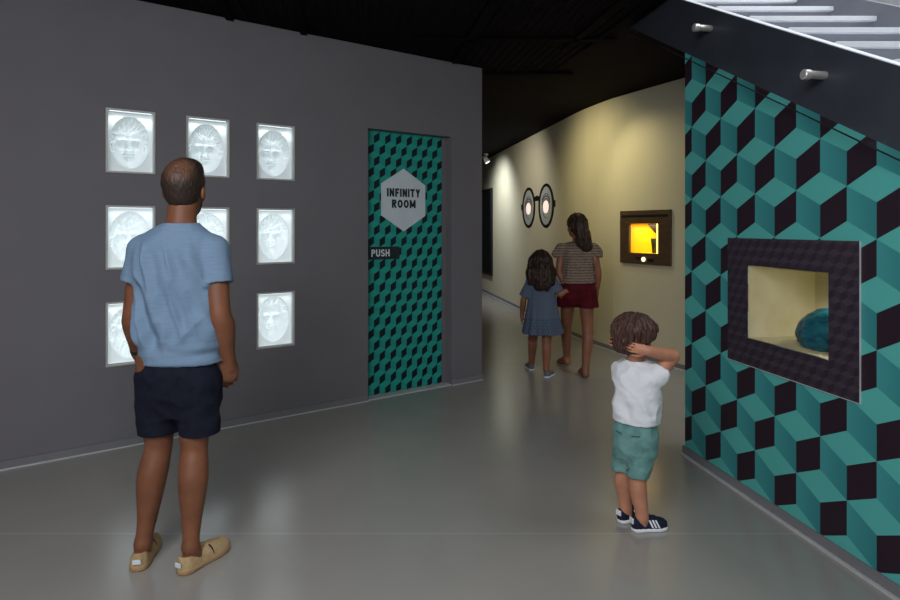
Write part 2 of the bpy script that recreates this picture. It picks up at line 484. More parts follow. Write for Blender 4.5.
# corrugated deck: strips running along the joists
mb = MB()
def deck(poly):
    n = len(poly); k = len(mb.v)
    mb.v += [(x, y, H + .012) for x, y in poly] + [(x, y, H + .16) for x, y in poly]
    mb.f.append(tuple(k + i for i in reversed(range(n)))); mb.mi.append(0)
    mb.f.append(tuple(k + n + i for i in range(n))); mb.mi.append(0)
    for i in range(n):
        j = (i + 1) % n; mb.f.append((k + i, k + j, k + n + j, k + n + i)); mb.mi.append(0)
yo = 4.77
deck([(-6.0, -3.5), (RX(-3.5), -3.5), (RX(yo), yo), (5.2, yo), (5.2, 18.2), (-6.0, 18.2)])
ceil = structure(mb.build('ceiling', M_['black_ceiling']))
mb = MB()
dx = -1 / 6.0
# fine deck ribs
for i in range(150):
    x0 = -6.2 + i * .075
    ya, yb = .4, 6.2
    xa, xb = x0 + dx * ya, x0 + dx * yb
    if xb > RX(yb) - .1: continue
    n = len(mb.v); w = .03
    mb.v += [(xa, ya, H), (xa + w, ya, H), (xb + w, yb, H), (xb, yb, H), (xa + .008, ya, H - .002), (xa + w - .008, ya, H - .012), (xb + w - .008, yb, H - .002), (xb + .008, yb, H - .002)]
    for q in ((4, 7, 6, 5), (0, 4, 5, 1), (1, 5, 6, 2), (2, 6, 7, 3), (3, 7, 4, 0)): mb.f.append(tuple(n + j for j in q)); mb.mi.append(0)
mb.v = [(x_, y_, z_ + .006 if z_ < H else H + .02) for x_, y_, z_ in mb.v]
r = mb.build('deck_ribs', M_['black_ceiling'], ceil)
def beam(x0, x1, ya, yb, h, w):
    m = MB(); L = math.hypot(1, dx)
    n = 0
    m.v += [(x0 + dx * ya, ya, H), (x0 + w + dx * ya, ya, H), (x0 + w + dx * yb, yb, H), (x0 + dx * yb, yb, H)]
    m.v += [(p[0], p[1], H + .012 - h) for p in m.v[:4]]
    for q in ((4, 7, 6, 5), (0, 4, 5, 1), (1, 5, 6, 2), (2, 6, 7, 3), (3, 7, 4, 0), (0, 1, 2, 3)): m.f.append(q); m.mi.append(0)
    return m.build('ceiling_joist', M_['black_beam'], ceil)
for x0, h, w in ((-2.35, .03, .05), (-1.72, .03, .05), (-.93, .03, .05), (-.40, .03, .05), (.97, .03, .06), (1.86, .03, .05), (2.06, .025, .02)):
    if x0 < 0: beam(x0 + .0, 0, .5, 4.1 - x0 * .0 + (x0 + 2.4) * .55, h, w)
    else: beam(x0, 0, .5, 5.3 if x0 > 1.5 else 5.7, h, w)
m = MB(); m.box(-.3, 1.38, 4.98, 5.05, H - .018, H); m.build('cross_beam', M_['black_beam'], ceil)
m = MB(); m.box(.35, 1.25, 6.1, 6.2, H - .018, H); m.build('cross_beam', M_['black_beam'], ceil)

# ------------------------------------------------------------------ left grey wall with recessed light boxes and door
AL = math.atan2(.581, .814)
LM = frame2d((-2.789, 3.719, 0), AL)
cols = [(.570, .875), (1.079, 1.383), (1.587, 1.892)]
rows = [(1.876, 2.314), (1.217, 1.654), (.560, .997)]
DO = (2.553, 3.444, 2.368)
def hole(t, z):
    if DO[0] < t < DO[1] and z < DO[2]: return True
    return any(a < t < b for a, b in cols) and any(a < z < b for a, b in rows)
ts = sorted([-2.2, DO[0], DO[1], 3.815] + [v for c in cols for v in c]); zs = sorted([0, DO[2], H] + [v for c in rows for v in c])
wl = grid_wall(ts, zs, hole, .22).build('wall_left', M_['grey_wall'], M=LM); structure(wl)
# baseboards either side of the door and the return of the wall into the corridor
m = MB(); m.box(-2.2, DO[0], -.012, 0, 0, .055); m.box(DO[1], 3.825, -.012, 0, 0, .055)
structure(m.build('baseboard_left', M_['grey_base'], M=LM))
m = MB(); m.box(-2.2, DO[0], -.020, -.012, 0, .007); m.box(DO[1], 3.825, -.020, -.012, 0, .007)
structure(m.build('trim_1', M_['edge_metal'], M=LM))
e = LM @ Vector((3.815, 0, 0))
m = MB(); m.v = [(e.x, e.y, 0), (e.x - 1.9, e.y + 11.4, 0), (e.x - 2.1, e.y + 11.3, 0), (e.x - .18, e.y + .12, 0)]
m.v += [(a, b, H) for a, b, _ in m.v]; m.f = [(0, 1, 5, 4), (1, 2, 6, 5), (2, 3, 7, 6), (3, 0, 4, 7), (4, 5, 6, 7), (3, 2, 1, 0)]; m.mi = [0] * 6
structure(m.build('wall_passage_left', M_['grey_wall']))

# ---- relief faces -----------------------------------------------------------------
def face_depth(u, v, k):
    """hollow face mould; u -1..1 across, v -1..1 up; returns 0..1 depth"""
    rnd = np.random.RandomState(10 + k); ofs = rnd.uniform(-.02, .02); w = .88 + rnd.uniform(-.03, .04)
    g = lambda cu, cv, su, sv, a: a * np.exp(-((u - cu) / su) ** 2 - ((v - cv) / sv) ** 2)
    hair = [.42, .50, .55, .40, .46, .38, .44, .5, .62][k]; beard = k in (3, 6)
    vv = v + .02; wu = w * (1 - .12 * np.clip(-vv, 0, 1) ** 2)
    r = np.sqrt((u / wu) ** 2 + (vv / .86) ** 2); b = np.sqrt(np.clip(1 - r ** 2.4, 0, 1)) * .62
    b = b + (r < 1.02) * .05 * np.clip((1.02 - r) / .06, 0, 1)
    f = b
    f = f + g(-.26, .20, .20, .05, .10) + g(.26, .20, .20, .05, .10)                      # brows
    f = f - g(-.25, .08, .15, .075, .20) - g(.25, .08, .15, .075, .20)                    # sockets
    f = f + g(-.25, .07, .09, .038, .12) + g(.25, .07, .09, .038, .12)                    # lids
    f = f + g(0, .03, .055, .20, .14) + g(0, -.12, .10, .075, .24) + g(-.09, -.15, .05, .04, .08) + g(.09, -.15, .05, .04, .08)
    f = f + g(-.38, -.08, .14, .12, .08) + g(.38, -.08, .14, .12, .08)                    # cheeks
    f = f - g(0, -.245, .03, .04, .05) + g(0, -.31, .18, .028, .09) + g(0, -.385, .15, .03, .09) - g(0, -.347, .19, .011, .12)
    f = f - g(0, -.45, .16, .035, .07) + g(0, -.56, .16, .09, .14)                         # chin
    for s_ in (-1, 1): f = f - 0.07 * np.exp(-((u - s_ * (.16 + (-.15 - v) * .35)) / .025) ** 2) * ((v < -.12) & (v > -.38))
    for q in range(3): f = f - .018 * np.exp(-((v - .33 - q * .06 - .03 * np.cos(u * 5)) / .012) ** 2) * (np.abs(u) < .35)   # forehead lines
    # hair cap with combed locks, running over the crown and down the sides
    edge = hair - .10 * np.cos(u * 4 + ofs * 40) - .85 * np.clip(np.abs(u) - .44, 0, 1) * 2.6
    hm = 1 / (1 + np.exp(-(v - edge) / .022)) * (r < 1.03)
    side = 1 / (1 + np.exp(-(np.abs(u) - wu * np.sqrt(np.clip(1 - (vv / .86) ** 2, 0, 1)) * .86) / .02)) * (r < 1.03) * (v > -.32)
    hm = np.maximum(hm, side)
    P = np.stack([u.ravel(), v.ravel(), np.zeros(u.size)], 1)
    ang = np.arctan2(v - .1, u) 
    rr = np.sqrt(u ** 2 + v ** 2)
    Q = np.stack([ang.ravel(), rr.ravel(), 0 * rr.ravel()], 1)
    locks = (vnoise(Q, (9, 4, 1), k) * .6 + vnoise(Q, (22, 9, 1), k + 20) * .4).reshape(u.shape)
    f = f + hm * (.10 + .15 * locks)
    if beard:
        bm_ = (1 / (1 + np.exp((v + .22 - .35 * np.abs(u)) / .03))) * (r < 1.03) * (1 - np.exp(-(u / .2) ** 2 - ((v + .35) / .06) ** 2))
        f = f + bm_ * (.05 + .08 * (vnoise(P, (16, 7, 1), k + 5)).reshape(u.shape))
    if k == 4 or k == 2:
        f = f + .03 * (np.abs(np.sqrt(((np.abs(u) - .25) / .19) ** 2 + ((v - .08) / .13) ** 2) - 1) < .10)
    return np.clip(b + (f - b) * 1.7, -.1, 1.2)

labs = [["light box with a relief face at the top left corner of the grey wall's grid", "light box with a relief face in the top row, just above the man's head", "topmost light box in the column nearest the green patterned door"],
        ["middle row light box with a relief face, beside the man's left shoulder", "light box mostly hidden behind the man's neck and right shoulder", "middle light box in the column nearest the green patterned door"],
        ["lowest left light box with a relief face, partly behind the man's left forearm", "lowest light box of the middle column, hidden behind the man's back", "lowest light box in the column nearest the green patterned door"]]
NU, NV = 110, 156
for ri, (z0, z1) in enumerate(rows):
    for ci, (t0, t1) in enumerate(cols):
        k = ri * 3 + ci; w = t1 - t0; h = z1 - z0
        o = thing('face_light_box', labs[ri][ci], 'light box', (LM @ Vector(((t0 + t1) / 2, 0, z0)))[:], AL, 'light boxes with relief faces on the grey wall')
        a = w / 2
        m = MB(); fw = .013                     # metal frame, mitred as four bars
        for (x0, x1, zz0, zz1) in ((-a, a, 0, fw), (-a, a, h - fw, h), (-a, -a + fw, fw, h - fw), (a - fw, a, fw, h - fw)):
            m.box(x0, x1, -.012, .02, zz0, zz1)
        m.build('frame', M_['frame_metal'], o, bevel=.002)
        # lining of the recess
        m = MB(); i0, i1, j0, j1, D = -a + fw, a - fw, fw, h - fw, .050
        m.quad((i0, .0, j0), (i0, .0, j1), (i0, D, j1), (i0, D, j0)); m.quad((i1, .0, j1), (i1, .0, j0), (i1, D, j0), (i1, D, j1))
        m.quad((i0, .0, j1), (i1, .0, j1), (i1, D, j1), (i0, D, j1)); m.quad((i1, .0, j0), (i0, .0, j0), (i0, D, j0), (i1, D, j0))
        m.build('lining', M_['white_panel'], o)
        # hollow relief
        us = np.linspace(-1, 1, NU); vs = np.linspace(-1, 1, NV); U, V = np.meshgrid(us, vs, indexing='ij')
        X_ = i0 + (U + 1) / 2 * (i1 - i0); Z_ = j0 + (V + 1) / 2 * (j1 - j0)
        Y_ = D + face_depth(U * (i1 - i0) / .279, V, k) * .105
        me = bpy.data.meshes.new('relief_face'); me.vertices.add(NU * NV); me.vertices.foreach_set('co', np.stack([X_, Y_, Z_], -1).reshape(-1))
        I = np.arange(NU * NV).reshape(NU, NV); Qd = np.stack([I[:-1, :-1], I[1:, :-1], I[1:, 1:], I[:-1, 1:]], -1).reshape(-1, 4)
        me.loops.add(Qd.size); me.loops.foreach_set('vertex_index', Qd.ravel().astype(np.int32)); me.polygons.add(len(Qd))
        me.polygons.foreach_set('loop_start', np.arange(0, Qd.size, 4, dtype=np.int32)); me.polygons.foreach_set('use_smooth', [True] * len(Qd)); me.update(calc_edges=True)
        key = 'relief_%d' % ri
        if key not in M_:
            N = NT('backlit_mould_row'); N.b.inputs['Base Color'].default_value = lin((225, 234, 236)); N.b.inputs['Roughness'].default_value = .5
            N.b.inputs['Emission Color'].default_value = lin((228, 240, 243)); N.b.inputs['Emission Strength'].default_value = (.16, .37, .38)[ri]
            N.l(N.math('MULTIPLY_ADD', N.noise(40, 2), .1, .45), N.b.inputs['Roughness'])
            M_[key] = N.m
        me.materials.append(M_[key]); ro = bpy.data.objects.new('relief_face', me); C.objects.link(ro); ro.parent = o
        # led strip under the top edge of the frame
        m = MB(); m.box(i0 + .01, i1 - .01, .004, .010, j1 - .004, j1 - .001); m.build('led_strip', M_['led'], o)
        L = bpy.data.lights.new('box_light', 'AREA'); L.shape = 'RECTANGLE'; L.size = i1 - i0 - .02; L.size_y = .016
        L.energy = (.125, .055, .05)[ri]; L.color = (.90, .97, 1.0); L.spread = math.radians(84)
        lo = bpy.data.objects.new('box_light', L); C.objects.link(lo); lo.parent = o
        lo.location = (0, .014, j1 - .006); lo.rotation_euler = (math.radians(20), 0, 0)

# ---- block lettering: each glyph as bold strokes on a 0..1 high cell
def letter(m, ch, x, z, w, h, s, y):
    def bar(a, b_):
        (x0, z0), (x1, z1) = a, b_; dx_, dz_ = x1 - x0, z1 - z0; L_ = math.hypot(dx_, dz_); nx, nz = -dz_ / L_ * s / 2, dx_ / L_ * s / 2
        m.quad((x0 - nx, y, z0 - nz), (x1 - nx, y, z1 - nz), (x1 + nx, y, z1 + nz), (x0 + nx, y, z0 + nz))
    L, R_, B, T_ = x + s / 2, x + w - s / 2, z + s / 2, z + h - s / 2; C_, Mz = x + w / 2, z + h / 2
    v = lambda q: bar((q, z), (q, z + h)); hh = lambda a, b_, q: bar((a, q), (b_, q))
    def arc(cx, cz, rx, rz, a0, a1): m.ring(cx, cz, rx - s, rz - s, rx, rz, y - .0004, y, a0, a1, 14)
    if ch == 'I': v(C_)
    elif ch == 'N': v(L); v(R_); bar((L, z + h - s * .3), (R_, z + s * .3))
    elif ch == 'F': v(L); hh(x, x + w, T_); hh(x, x + w * .86, Mz)
    elif ch == 'T': v(C_); hh(x, x + w, T_)
    elif ch == 'Y': bar((C_, z), (C_, Mz)); bar((C_, Mz - s * .2), (L, z + h)); bar((C_, Mz - s * .2), (R_, z + h))
    elif ch in 'RP':
        v(L); r = h * .28; arc(x + w - r, z + h - r, r, r, -PI / 2, PI / 2); hh(x, x + w - r, T_); hh(x, x + w - r, z + h - 2 * r + s / 2)
        if ch == 'R': bar((C_ - s * .2, z + h - 2 * r + s / 2), (R_ + s * .1, z))
    elif ch == 'O':
        m.ring(C_, Mz, w / 2 - s, h / 2 - s, w / 2, h / 2, y - .0004, y, k=28)
    elif ch == 'M': v(L); v(R_); bar((L, z + h - s * .3), (C_, z + h * .18)); bar((R_, z + h - s * .3), (C_, z + h * .18))
    elif ch == 'U': r = w / 2; bar((L, z + r), (L, z + h)); bar((R_, z + r), (R_, z + h)); arc(C_, z + r, r, r, PI, 2 * PI)
    elif ch == 'H': v(L); v(R_); hh(x, x + w, Mz)
    elif ch == 'S':
        r = h * .27; cx0, cx1 = x + w / 2, x + w / 2; rx = w / 2
        m.ring(cx0, z + h - r - s * .06, rx - s, r - s * .9, rx, r + s * .06, y - .0004, y, .15, 1.5 * PI, 16); m.ring(cx0, z + r + s * .06, rx - s, r - s * .9, rx, r + s * .06, y - .0004, y, -.5 * PI - .0, .5 * PI, 14)
        m.ring(cx0, z + r + s * .06, rx - s, r - s * .9, rx, r + s * .06, y - .0004, y, -PI + .15, -.5 * PI, 8)
def lettering(name, txt, cx, z, h, m_, parent, y, wf=.66, gap=.16, sf=.19):
    WD = {'I': .22, 'M': .86, 'O': .74, 'T': .62, 'Y': .68, 'F': .56, 'P': .60, 'S': .62}
    ws = [WD.get(c_, .66) * h for c_ in txt]; tot = sum(ws) + gap * h * (len(txt) - 1); x = cx - tot / 2; m = MB()
    for c_, w_ in zip(txt, ws): letter(m, c_, x, z, w_, h, sf * h, y); x += w_ + gap * h
    o_ = m.build(name, m_, parent); recalc(o_); return o_

# ---- door -------------------------------------------------------------------------
M_['door_pattern'] = cube_pattern('door_cube_print', 2.665, 2.254, .0568, .0686, (34, 162, 148), ((32, 146, 140), (32, 154, 142)), (10, 26, 34), .5)
door = MB(); door.box(DO[0], DO[1] - .045, .10, .14, .012, DO[2]); door = door.build('door_1', M_['door_pattern'], M=LM); structure(door, 'teal cube patterned push door')
m = MB(); m.box(DO[1] - .045, DO[1], .085, .22, 0, DO[2]); m.box(DO[0], DO[1], .14, .22, 0, DO[2])
structure(m.build('trim_2', M_['grey_wall'], M=LM))
m = MB(); m.box(DO[0], DO[1], .0, .12, 0, .010); structure(m.build('trim_3', M_['edge_metal'], M=LM))
m = MB(); hx, hz, hr = 2.972 , 1.5 + (228 - 200.2) / 600 * 5.56, .288
pts = [(hx + .235 * math.sin(a) / math.sin(PI / 3), hz + hr * math.cos(a)) for a in [i * PI / 3 for i in range(6)]]
m.prism(list(reversed(pts)), .094, .10); hs = m.build('hexagon_sign', M_['sign_grey'], door); hs['label'] = 'silver grey hexagon sign'
T = lambda x, y, z: Matrix.Translation((x, y, z)) @ FACE
lettering('sign_text', 'INFINITY', hx, hz + .028, .076, M_['sign_ink'], hs, .0932, sf=.25, gap=.12)
lettering('sign_text', 'ROOM', hx, hz - .074, .076, M_['sign_ink'], hs, .0932, sf=.25, gap=.12)
m = MB(); m.box(DO[0] + .005, 2.925, .093, .10, 1.218, 1.332); ps = m.build('push_plate', M_['sign_ink'], door); ps['label'] = 'dark PUSH plate'
lettering('push_text', 'PUSH', 2.728, 1.244, .064, M_['sign_white'], ps, .0922, gap=.12)

# ------------------------------------------------------------------ right patterned wall under the stair
AR = math.atan2(-.9864, .1644)
RM = frame2d((1.556, 3.973, 0), AR)
TE = 5.6
def bot(t):   # underside line of the stringer along the wall
    return 2.66 - .549 * .9864 * t
M_['wall_pattern'] = cube_pattern('wall_cube_print', .388, 1.687, .154, .1560, (86, 178, 172), ((66, 152, 154), (50, 128, 132)), (42, 26, 38), .45)
PO = (.638, 1.2155, .887, 1.294)
def wall_piece(m, t0, t1, zlo, full):
    if full: m.v += [(t0, 0, zlo), (t1, 0, zlo), (t1, 0, bot(t1)), (t0, 0, bot(t0)), (t0, .2, zlo), (t1, .2, zlo), (t1, .2, bot(t1)), (t0, .2, bot(t0))]
    k = len(m.v) - 8
    for q in ((0, 1, 2, 3), (7, 6, 5, 4), (0, 3, 7, 4), (1, 5, 6, 2), (3, 2, 6, 7), (0, 4, 5, 1)): m.f.append(tuple(k + i for i in q)); m.mi.append(0)
m = MB(); tt = [0, PO[0], PO[1], 4.2]
wall_piece(m, 0, PO[0], 0, 1); wall_piece(m, PO[0], PO[1], PO[3], 1); wall_piece(m, PO[1], 4.2, 0, 1); m.box(PO[0], PO[1], 0, .2, 0, PO[2])
wr = structure(m.build('wall_right', M_['wall_pattern'], M=RM))
m = MB(); m.box(-.012, 4.2, -.012, 0, 0, .058); structure(m.build('baseboard_right', M_['grey_base'], M=RM))
m = MB(); m.box(-.012, 4.2, -.026, -.012, 0, .012); structure(m.build('trim_4', M_['edge_metal'], M=RM))

# display window in the patterned wall
o = thing('display_window', 'large dark framed display window set into the teal cube wall', 'display case', (RM @ Vector((.926, 0, .738)))[:], AR)
OM = Matrix.Translation((.926, 0, .738)); 
def loc(t): return t - .926
m = grid_wall([loc(.465), loc(PO[0]), loc(PO[1]), loc(1.387)], [0, PO[2] - .738, PO[3] - .738, .705], lambda t, z: loc(PO[0]) < t < loc(PO[1]) and PO[2] - .738 < z < PO[3] - .738, .006, -.007)
M_['emboss'] = cube_pattern('embossed_dark_panel', 0, 0, .036, .036, (66, 54, 66), ((58, 47, 59), (54, 44, 56)), (46, 37, 48), .4)
m.build('frame_panel', M_['emboss'], o)
m = MB(); m.box(loc(.463), loc(1.389), -.009, -.0005, -.003, 0); m.box(loc(1.387), loc(1.389), -.008, -.0005, 0, .705)
m.build('edge_strip', M_['edge_metal'], o)
m = MB(); a, b, c, d = loc(PO[0]) + .003, loc(PO[1]) - .003, PO[2] - .735, PO[3] - .741; ND = .42
m.quad((a, 0, c), (a, ND, c), (a, ND, d), (a, 0, d)); m.quad((b, ND, c), (b, 0, c), (b, 0, d), (b, ND, d)); m.quad((a, ND, c), (b, ND, c), (b, ND, d), (a, ND, d))
m.quad((a, 0, c), (b, 0, c), (b, ND, c), (a, ND, c)); m.quad((a, ND, d), (b, ND, d), (b, 0, d), (a, 0, d)); m.build('niche', M_['niche_beige'], o)
m = MB(); m.box(a, b, .004, .007, c, d); m.build('glass_pane', M_['glass'], o)
m = MB(); m.box(b - .07, b - .02, .22, .30, d - .012, d - .001); m.build('niche_lamp', emis('niche_lamp_face', (255, 235, 190), 3), o)
L = bpy.data.lights.new('niche_light', 'AREA'); L.size = .12; L.energy = 1.5; L.color = (1, .90, .70)
lo = bpy.data.objects.new('niche_light', L); C.objects.link(lo); lo.parent = o; lo.location = (b - .12, .25, d - .02); lo.rotation_euler = (0, math.radians(-20), 0)
# teal exhibit inside
F = Field((-.22, -.2, -.02), (.22, .2, .26), .006)
F.ell((0, 0, .075), (.15, .12, .135), k=.03); F.ell((-.07, .0, .05), (.09, .09, .08), k=.05); F.ell((.08, 0, .07), (.08, .09, .09), k=.05); F.plane((0, 0, .002), (0, 0, -1))
p = RM @ Vector((1.005, .19, PO[2] + .004))
tl = F.build('teal_exhibit', M_['teal_object'], disp=lambda V, n: .008 * vnoise(V, (14, 14, 20), 3) + .004 * vnoise(V, (40, 40, 60), 4))
tl.location = p; tl.rotation_euler = (0, 0, AR); tag(tl, 'rounded teal exhibit lying on the floor of the big display window', 'exhibit')

# ------------------------------------------------------------------ staircase above the wall
st = thing('staircase', 'grey staircase with white nosings rising above the patterned wall', 'staircase', (RM @ Vector((0, 0, 2.6)))[:], AR)
ZB = 2.6
def P(t, z): return (t, z - ZB)
t_hi = -(4.77 - 3.973) / .9864 - .45; t_lo = 3.3
def edge(tdx): return bot(tdx)
sl = .549 * .9864
mm = MB(); mm.prism([P(t_hi, bot(t_hi)), P(t_lo, bot(t_lo)), P(t_lo, bot(t_lo) + .345), P(t_hi, bot(t_hi) + .345)], .0, .05)
mm.build('stringer', M_['stringer'], st)
mm = MB(); mm.prism([P(t_hi, bot(t_hi) + .345), P(t_lo, bot(t_lo) + .345), P(t_lo, bot(t_lo) + .350), P(t_hi, bot(t_hi) + .350)], -.003, .05)
mm.build('top_edge', M_['white_edge'], st)
WS = .76
mm = MB(); mm.prism([P(t_hi, bot(t_hi) + .12), P(t_lo, bot(t_lo) + .12), P(t_lo, bot(t_lo) + .50), P(t_hi, bot(t_hi) + .50)], WS, WS + .05)
mm.build('stringer', M_['riser'], st)
# soffit
mm = MB(); mm.prism([P(t_hi, bot(t_hi) + .02), P(t_lo, bot(t_lo) + .02), P(t_lo, bot(t_lo) + .08), P(t_hi, bot(t_hi) + .08)], .05, WS)
mm.build('soffit', M_['black_beam'], st)
run, rise = .308, .167
# a step nosing meets the stringer's top edge at t for Y = 3.095
t_ref = (3.973 - 3.11) / .9864; z_ref = 2.537
for i in range(-6, 8):
    t = t_ref + i * run; z = z_ref - i * rise
    m = MB(); m.box(t - .02 - run, t + .012, .05, WS, z - ZB - .028, z - ZB); m.v = [(x_ + .1667 * y_, y_, z_) for x_, y_, z_ in m.v]; m.build('tread', M_['white_edge'], st, bevel=.003)
    m = MB(); m.box(t - .03, t - .015, .05, WS, z - ZB - rise, z - ZB - .028); m.v = [(x_ + .1667 * y_, y_, z_) for x_, y_, z_ in m.v]; m.build('riser', M_['riser'], st)
# glass balustrade on stand-off fixings
g = thing('glass_balustrade', 'clear glass balustrade fixed in front of the stair stringer', 'balustrade', (RM @ Vector((0, 0, 2.6)))[:], AR)
mm = MB(); off = -.035
mm.prism([P(-.60, bot(-.60)), P(t_lo, bot(t_lo)), P(t_lo, bot(t_lo) + 1.25), P(-.60, bot(-.60) + 1.25)], -.092, -.080); mm.build('glass_pane', M_['glass'], g)
mm = MB(); mm.prism([P(-.60, bot(-.60) - .004), P(t_lo, bot(t_lo) - .004), P(t_lo, bot(t_lo)), P(-.60, bot(-.60))], -.092, -.080); eo = mm.build('pane_edge', M_['black'], g); eo['label'] = 'dark polished lower edge'
for (px_, py_) in ((699, 28.5), (813, 75.5)):
    Y = 1331 / (px_ + 12 - 450 + 100); t = (3.973 - Y) / .9864; z = 1.5 + (228 - py_) / 600 * Y
    R = Matrix.Translation((t, 0, z - ZB)) @ Matrix.Rotation(PI / 2, 4, 'X')
    m = MB(); m.lathe([(.019, -.0), (.019, .078), (.015, .079), (.015, .084), (.024, .085), (.024, .112), (.020, .116)], 28, R); m.build('standoff_bolt', M_['steel'], g, smooth=False)
# upstairs: bright white wall beyond the stair
m = MB(); m.box(-4.5, 4.5, 2.3, 2.4, .0, 6.0); structure(m.build('wall_stair_right', M_['upper_white'], M=RM))
m = MB(); m.box(-4.5, -4.4, .0, 2.3, H + .16, 6.0); structure(m.build('wall_stair_back', M_['upper_white'], M=RM))

# ------------------------------------------------------------------ curved cream wall of the passage
far = [(3.0594 - .161 * y, y) for y in (17.6, 15.5, 13.6, 12.0, 10.6, 9.4, 8.75)]
pl = far + [(1.675, 8.58), (1.725, 8.27), (1.793, 7.95), (1.880, 7.62), (1.983, 7.30)]
def strip(pl, z0, z1, o0, o1, name, mt):
    m = MB(); Pn = []
    for i, p in enumerate(pl):
        a_ = Vector(pl[max(0, i - 1)]); b_ = Vector(pl[min(len(pl) - 1, i + 1)]); d_ = (b_ - a_).normalized(); n_ = Vector((-d_.y, d_.x)) if False else Vector((-d_.y, d_.x))
        # outward = toward +x
        if n_.x < 0: n_ = -n_
        Pn.append((Vector(p) + n_ * o0, Vector(p) + n_ * o1))
    for a_, b_ in Pn: m.v += [(a_.x, a_.y, z0), (a_.x, a_.y, z1), (b_.x, b_.y, z1), (b_.x, b_.y, z0)]
    for i in range(len(pl) - 1):
        k = 4 * i
        for q in ((0, 1), (1, 2), (2, 3), (3, 0)): m.f.append((k + q[0], k + q[1], k + 4 + q[1], k + 4 + q[0])); m.mi.append(0)
    m.f.append((0, 3, 2, 1)); m.mi.append(0); k = 4 * (len(pl) - 1); m.f.append((k, k + 1, k + 2, k + 3)); m.mi.append(0)
    return recalc(m.build(name, mt))
structure(strip(pl, 0, H, 0, .18, 'wall_passage_right', M_['cream']))
AC = math.atan2(-.900, .436); CM = frame2d((1.983, 7.30, 0), AC)
dz0, dz1, dt0, dt1 = 1.09, 1.70, .158, .934
ot0, ot1, oz0, oz1 = .306, .761, 1.212, 1.552
structure(grid_wall([0, ot0, ot1, 3.6], [0, oz0, oz1, H], lambda t, z: ot0 < t < ot1 and oz0 < z < oz1, .18).build('wall_passage_front', M_['cream'], M=CM))
endp = CM @ Vector((3.6, 0, 0)); base_pl = pl + [(endp.x, endp.y)]
structure(strip(base_pl, 0, .06, -.012, 0, 'baseboard_passage', M_['grey_base']))
structure(strip(base_pl, 0, .012, -.030, -.012, 'trim_5', M_['edge_metal']))
m = MB(); m.box(-3.5, 2.0, 17.5, 17.7, 0, H); structure(m.build('wall_back', M_['cream']))

# dark wall display far down the passage
AF = math.atan2(-1, .161); wy = 13.15
fo = thing('wall_screen', 'tall black wall screen at the far end of the passage', 'screen', (3.0594 - .161 * wy, wy, .45), AF)
m = MB(); m.box(-1.6, 0, -.05, -.002, 0, 1.93); m.build('casing', M_['black'], fo, bevel=.005)
m = MB(); m.box(-1.55, -.05, -.054, -.05, .05, 1.88); m.build('screen_face', M_['dark_glass'], fo)

# eyeglasses graphic with two lit peepholes
gy = 10.47; G = Matrix.Translation((3.0594 - .161 * gy, gy, 1.855)) @ Matrix.Rotation(AF, 4, 'Z')
gp = thing('eyeglasses_mural', 'black round spectacles graphic with two glowing peepholes on the cream wall', 'mural', (3.0594 - .161 * gy, gy, 1.855), AF)
dd = (gy - 9.525) * math.hypot(1, .161)
m = MB()
for cx in (0, dd): m.ring(cx, 0, .305, .306, .385, .352, -.008, -.001)
m.box(.37, dd - .37, -.008, -.001, .10, .17); m.ring(dd / 2, .10, .10, .05, .13, .085, -.0079, -.001, .3, PI - .3, 12)
m.box(-.45, -.37, -.008, -.001, -.03, .07); m.box(dd + .37, dd + .45, -.008, -.001, -.03, .07)
m.build('spectacle_frame', M_['black'], gp)
for cx in (0, dd):
    m = MB(); m.lathe([(.33, .001), (.33, .003)], 48, Matrix.Translation((cx, 0, 0)) @ Matrix.Rotation(PI / 2, 4, 'X')); m.build('lens', M_['lens_tint'], gp)
    m = MB(); cz = -.02
    m.ring(cx, cz, .155, .125, .170, .138, -.006, -.003, -.3, PI + .3, 30); m.ring(cx, cz + .02, .19, .145, .21, .16, -.006, -.003, .25, PI - .1, 24)
    m.ring(cx, cz + .04, .20, .165, .21, .175, -.006, -.003, .4, PI - .4, 24); m.ring(cx + .02, cz - .02, .19, .15, .20, .158, -.006, -.003, PI + .5, 1.5 * PI + .2, 18)
    m.build('eye_drawing', M_['black'], gp)
    m = MB(); m.lathe([(.100, .001), (.100, .009)], 40, Matrix.Translation((cx, 0, cz)) @ Matrix.Diagonal((1.35, 1, 1, 1)) @ Matrix.Rotation(PI / 2, 4, 'X')); m.build('peephole', M_['peep'], gp)

# yellow display case
dc = thing('yellow_display_case', 'dark wood framed display case with glowing yellow interior on the cream wall', 'display case', (CM @ Vector((.546, 0, dz0)))[:], AC)
q = lambda t: t - .546; zq = lambda z: z - dz0
grid_wall([q(dt0), q(ot0), q(ot1), q(dt1)], [0, zq(oz0), zq(oz1), dz1 - dz0], lambda t, z: q(ot0) < t < q(ot1) and zq(oz0) < z < zq(oz1), .028, -.030).build('frame', M_['walnut'], dc)
m = MB(); m.box(q(dt0) + .03, q(dt1) - .03, -.034, -.030, dz1 - dz0 - .075, dz1 - dz0 - .05); m.build('top_groove', M_['black'], dc)
a, b, c, d = q(ot0) + .003, q(ot1) - .003, zq(oz0) + .003, zq(oz1) - .003; ND = .40
m = MB(); m.quad((a, 0, c), (a, ND, c), (a, ND, d), (a, 0, d)); m.quad((b, ND, c), (b, 0, c), (b, 0, d), (b, ND, d)); m.quad((a, ND, c), (b, ND, c), (b, ND, d), (a, ND, d))
m.quad((a, 0, c), (b, 0, c), (b, ND, c), (a, ND, c)); m.quad((a, ND, d), (b, ND, d), (b, 0, d), (a, 0, d)); m.build('interior', M_['niche_yellow'], dc)
m = MB(); m.prism([(a + .16, d - .001), (b - .075, c + .16), (b - .075, d - .001)], .09, .10); m.build('corner_fin', M_['walnut'], dc)
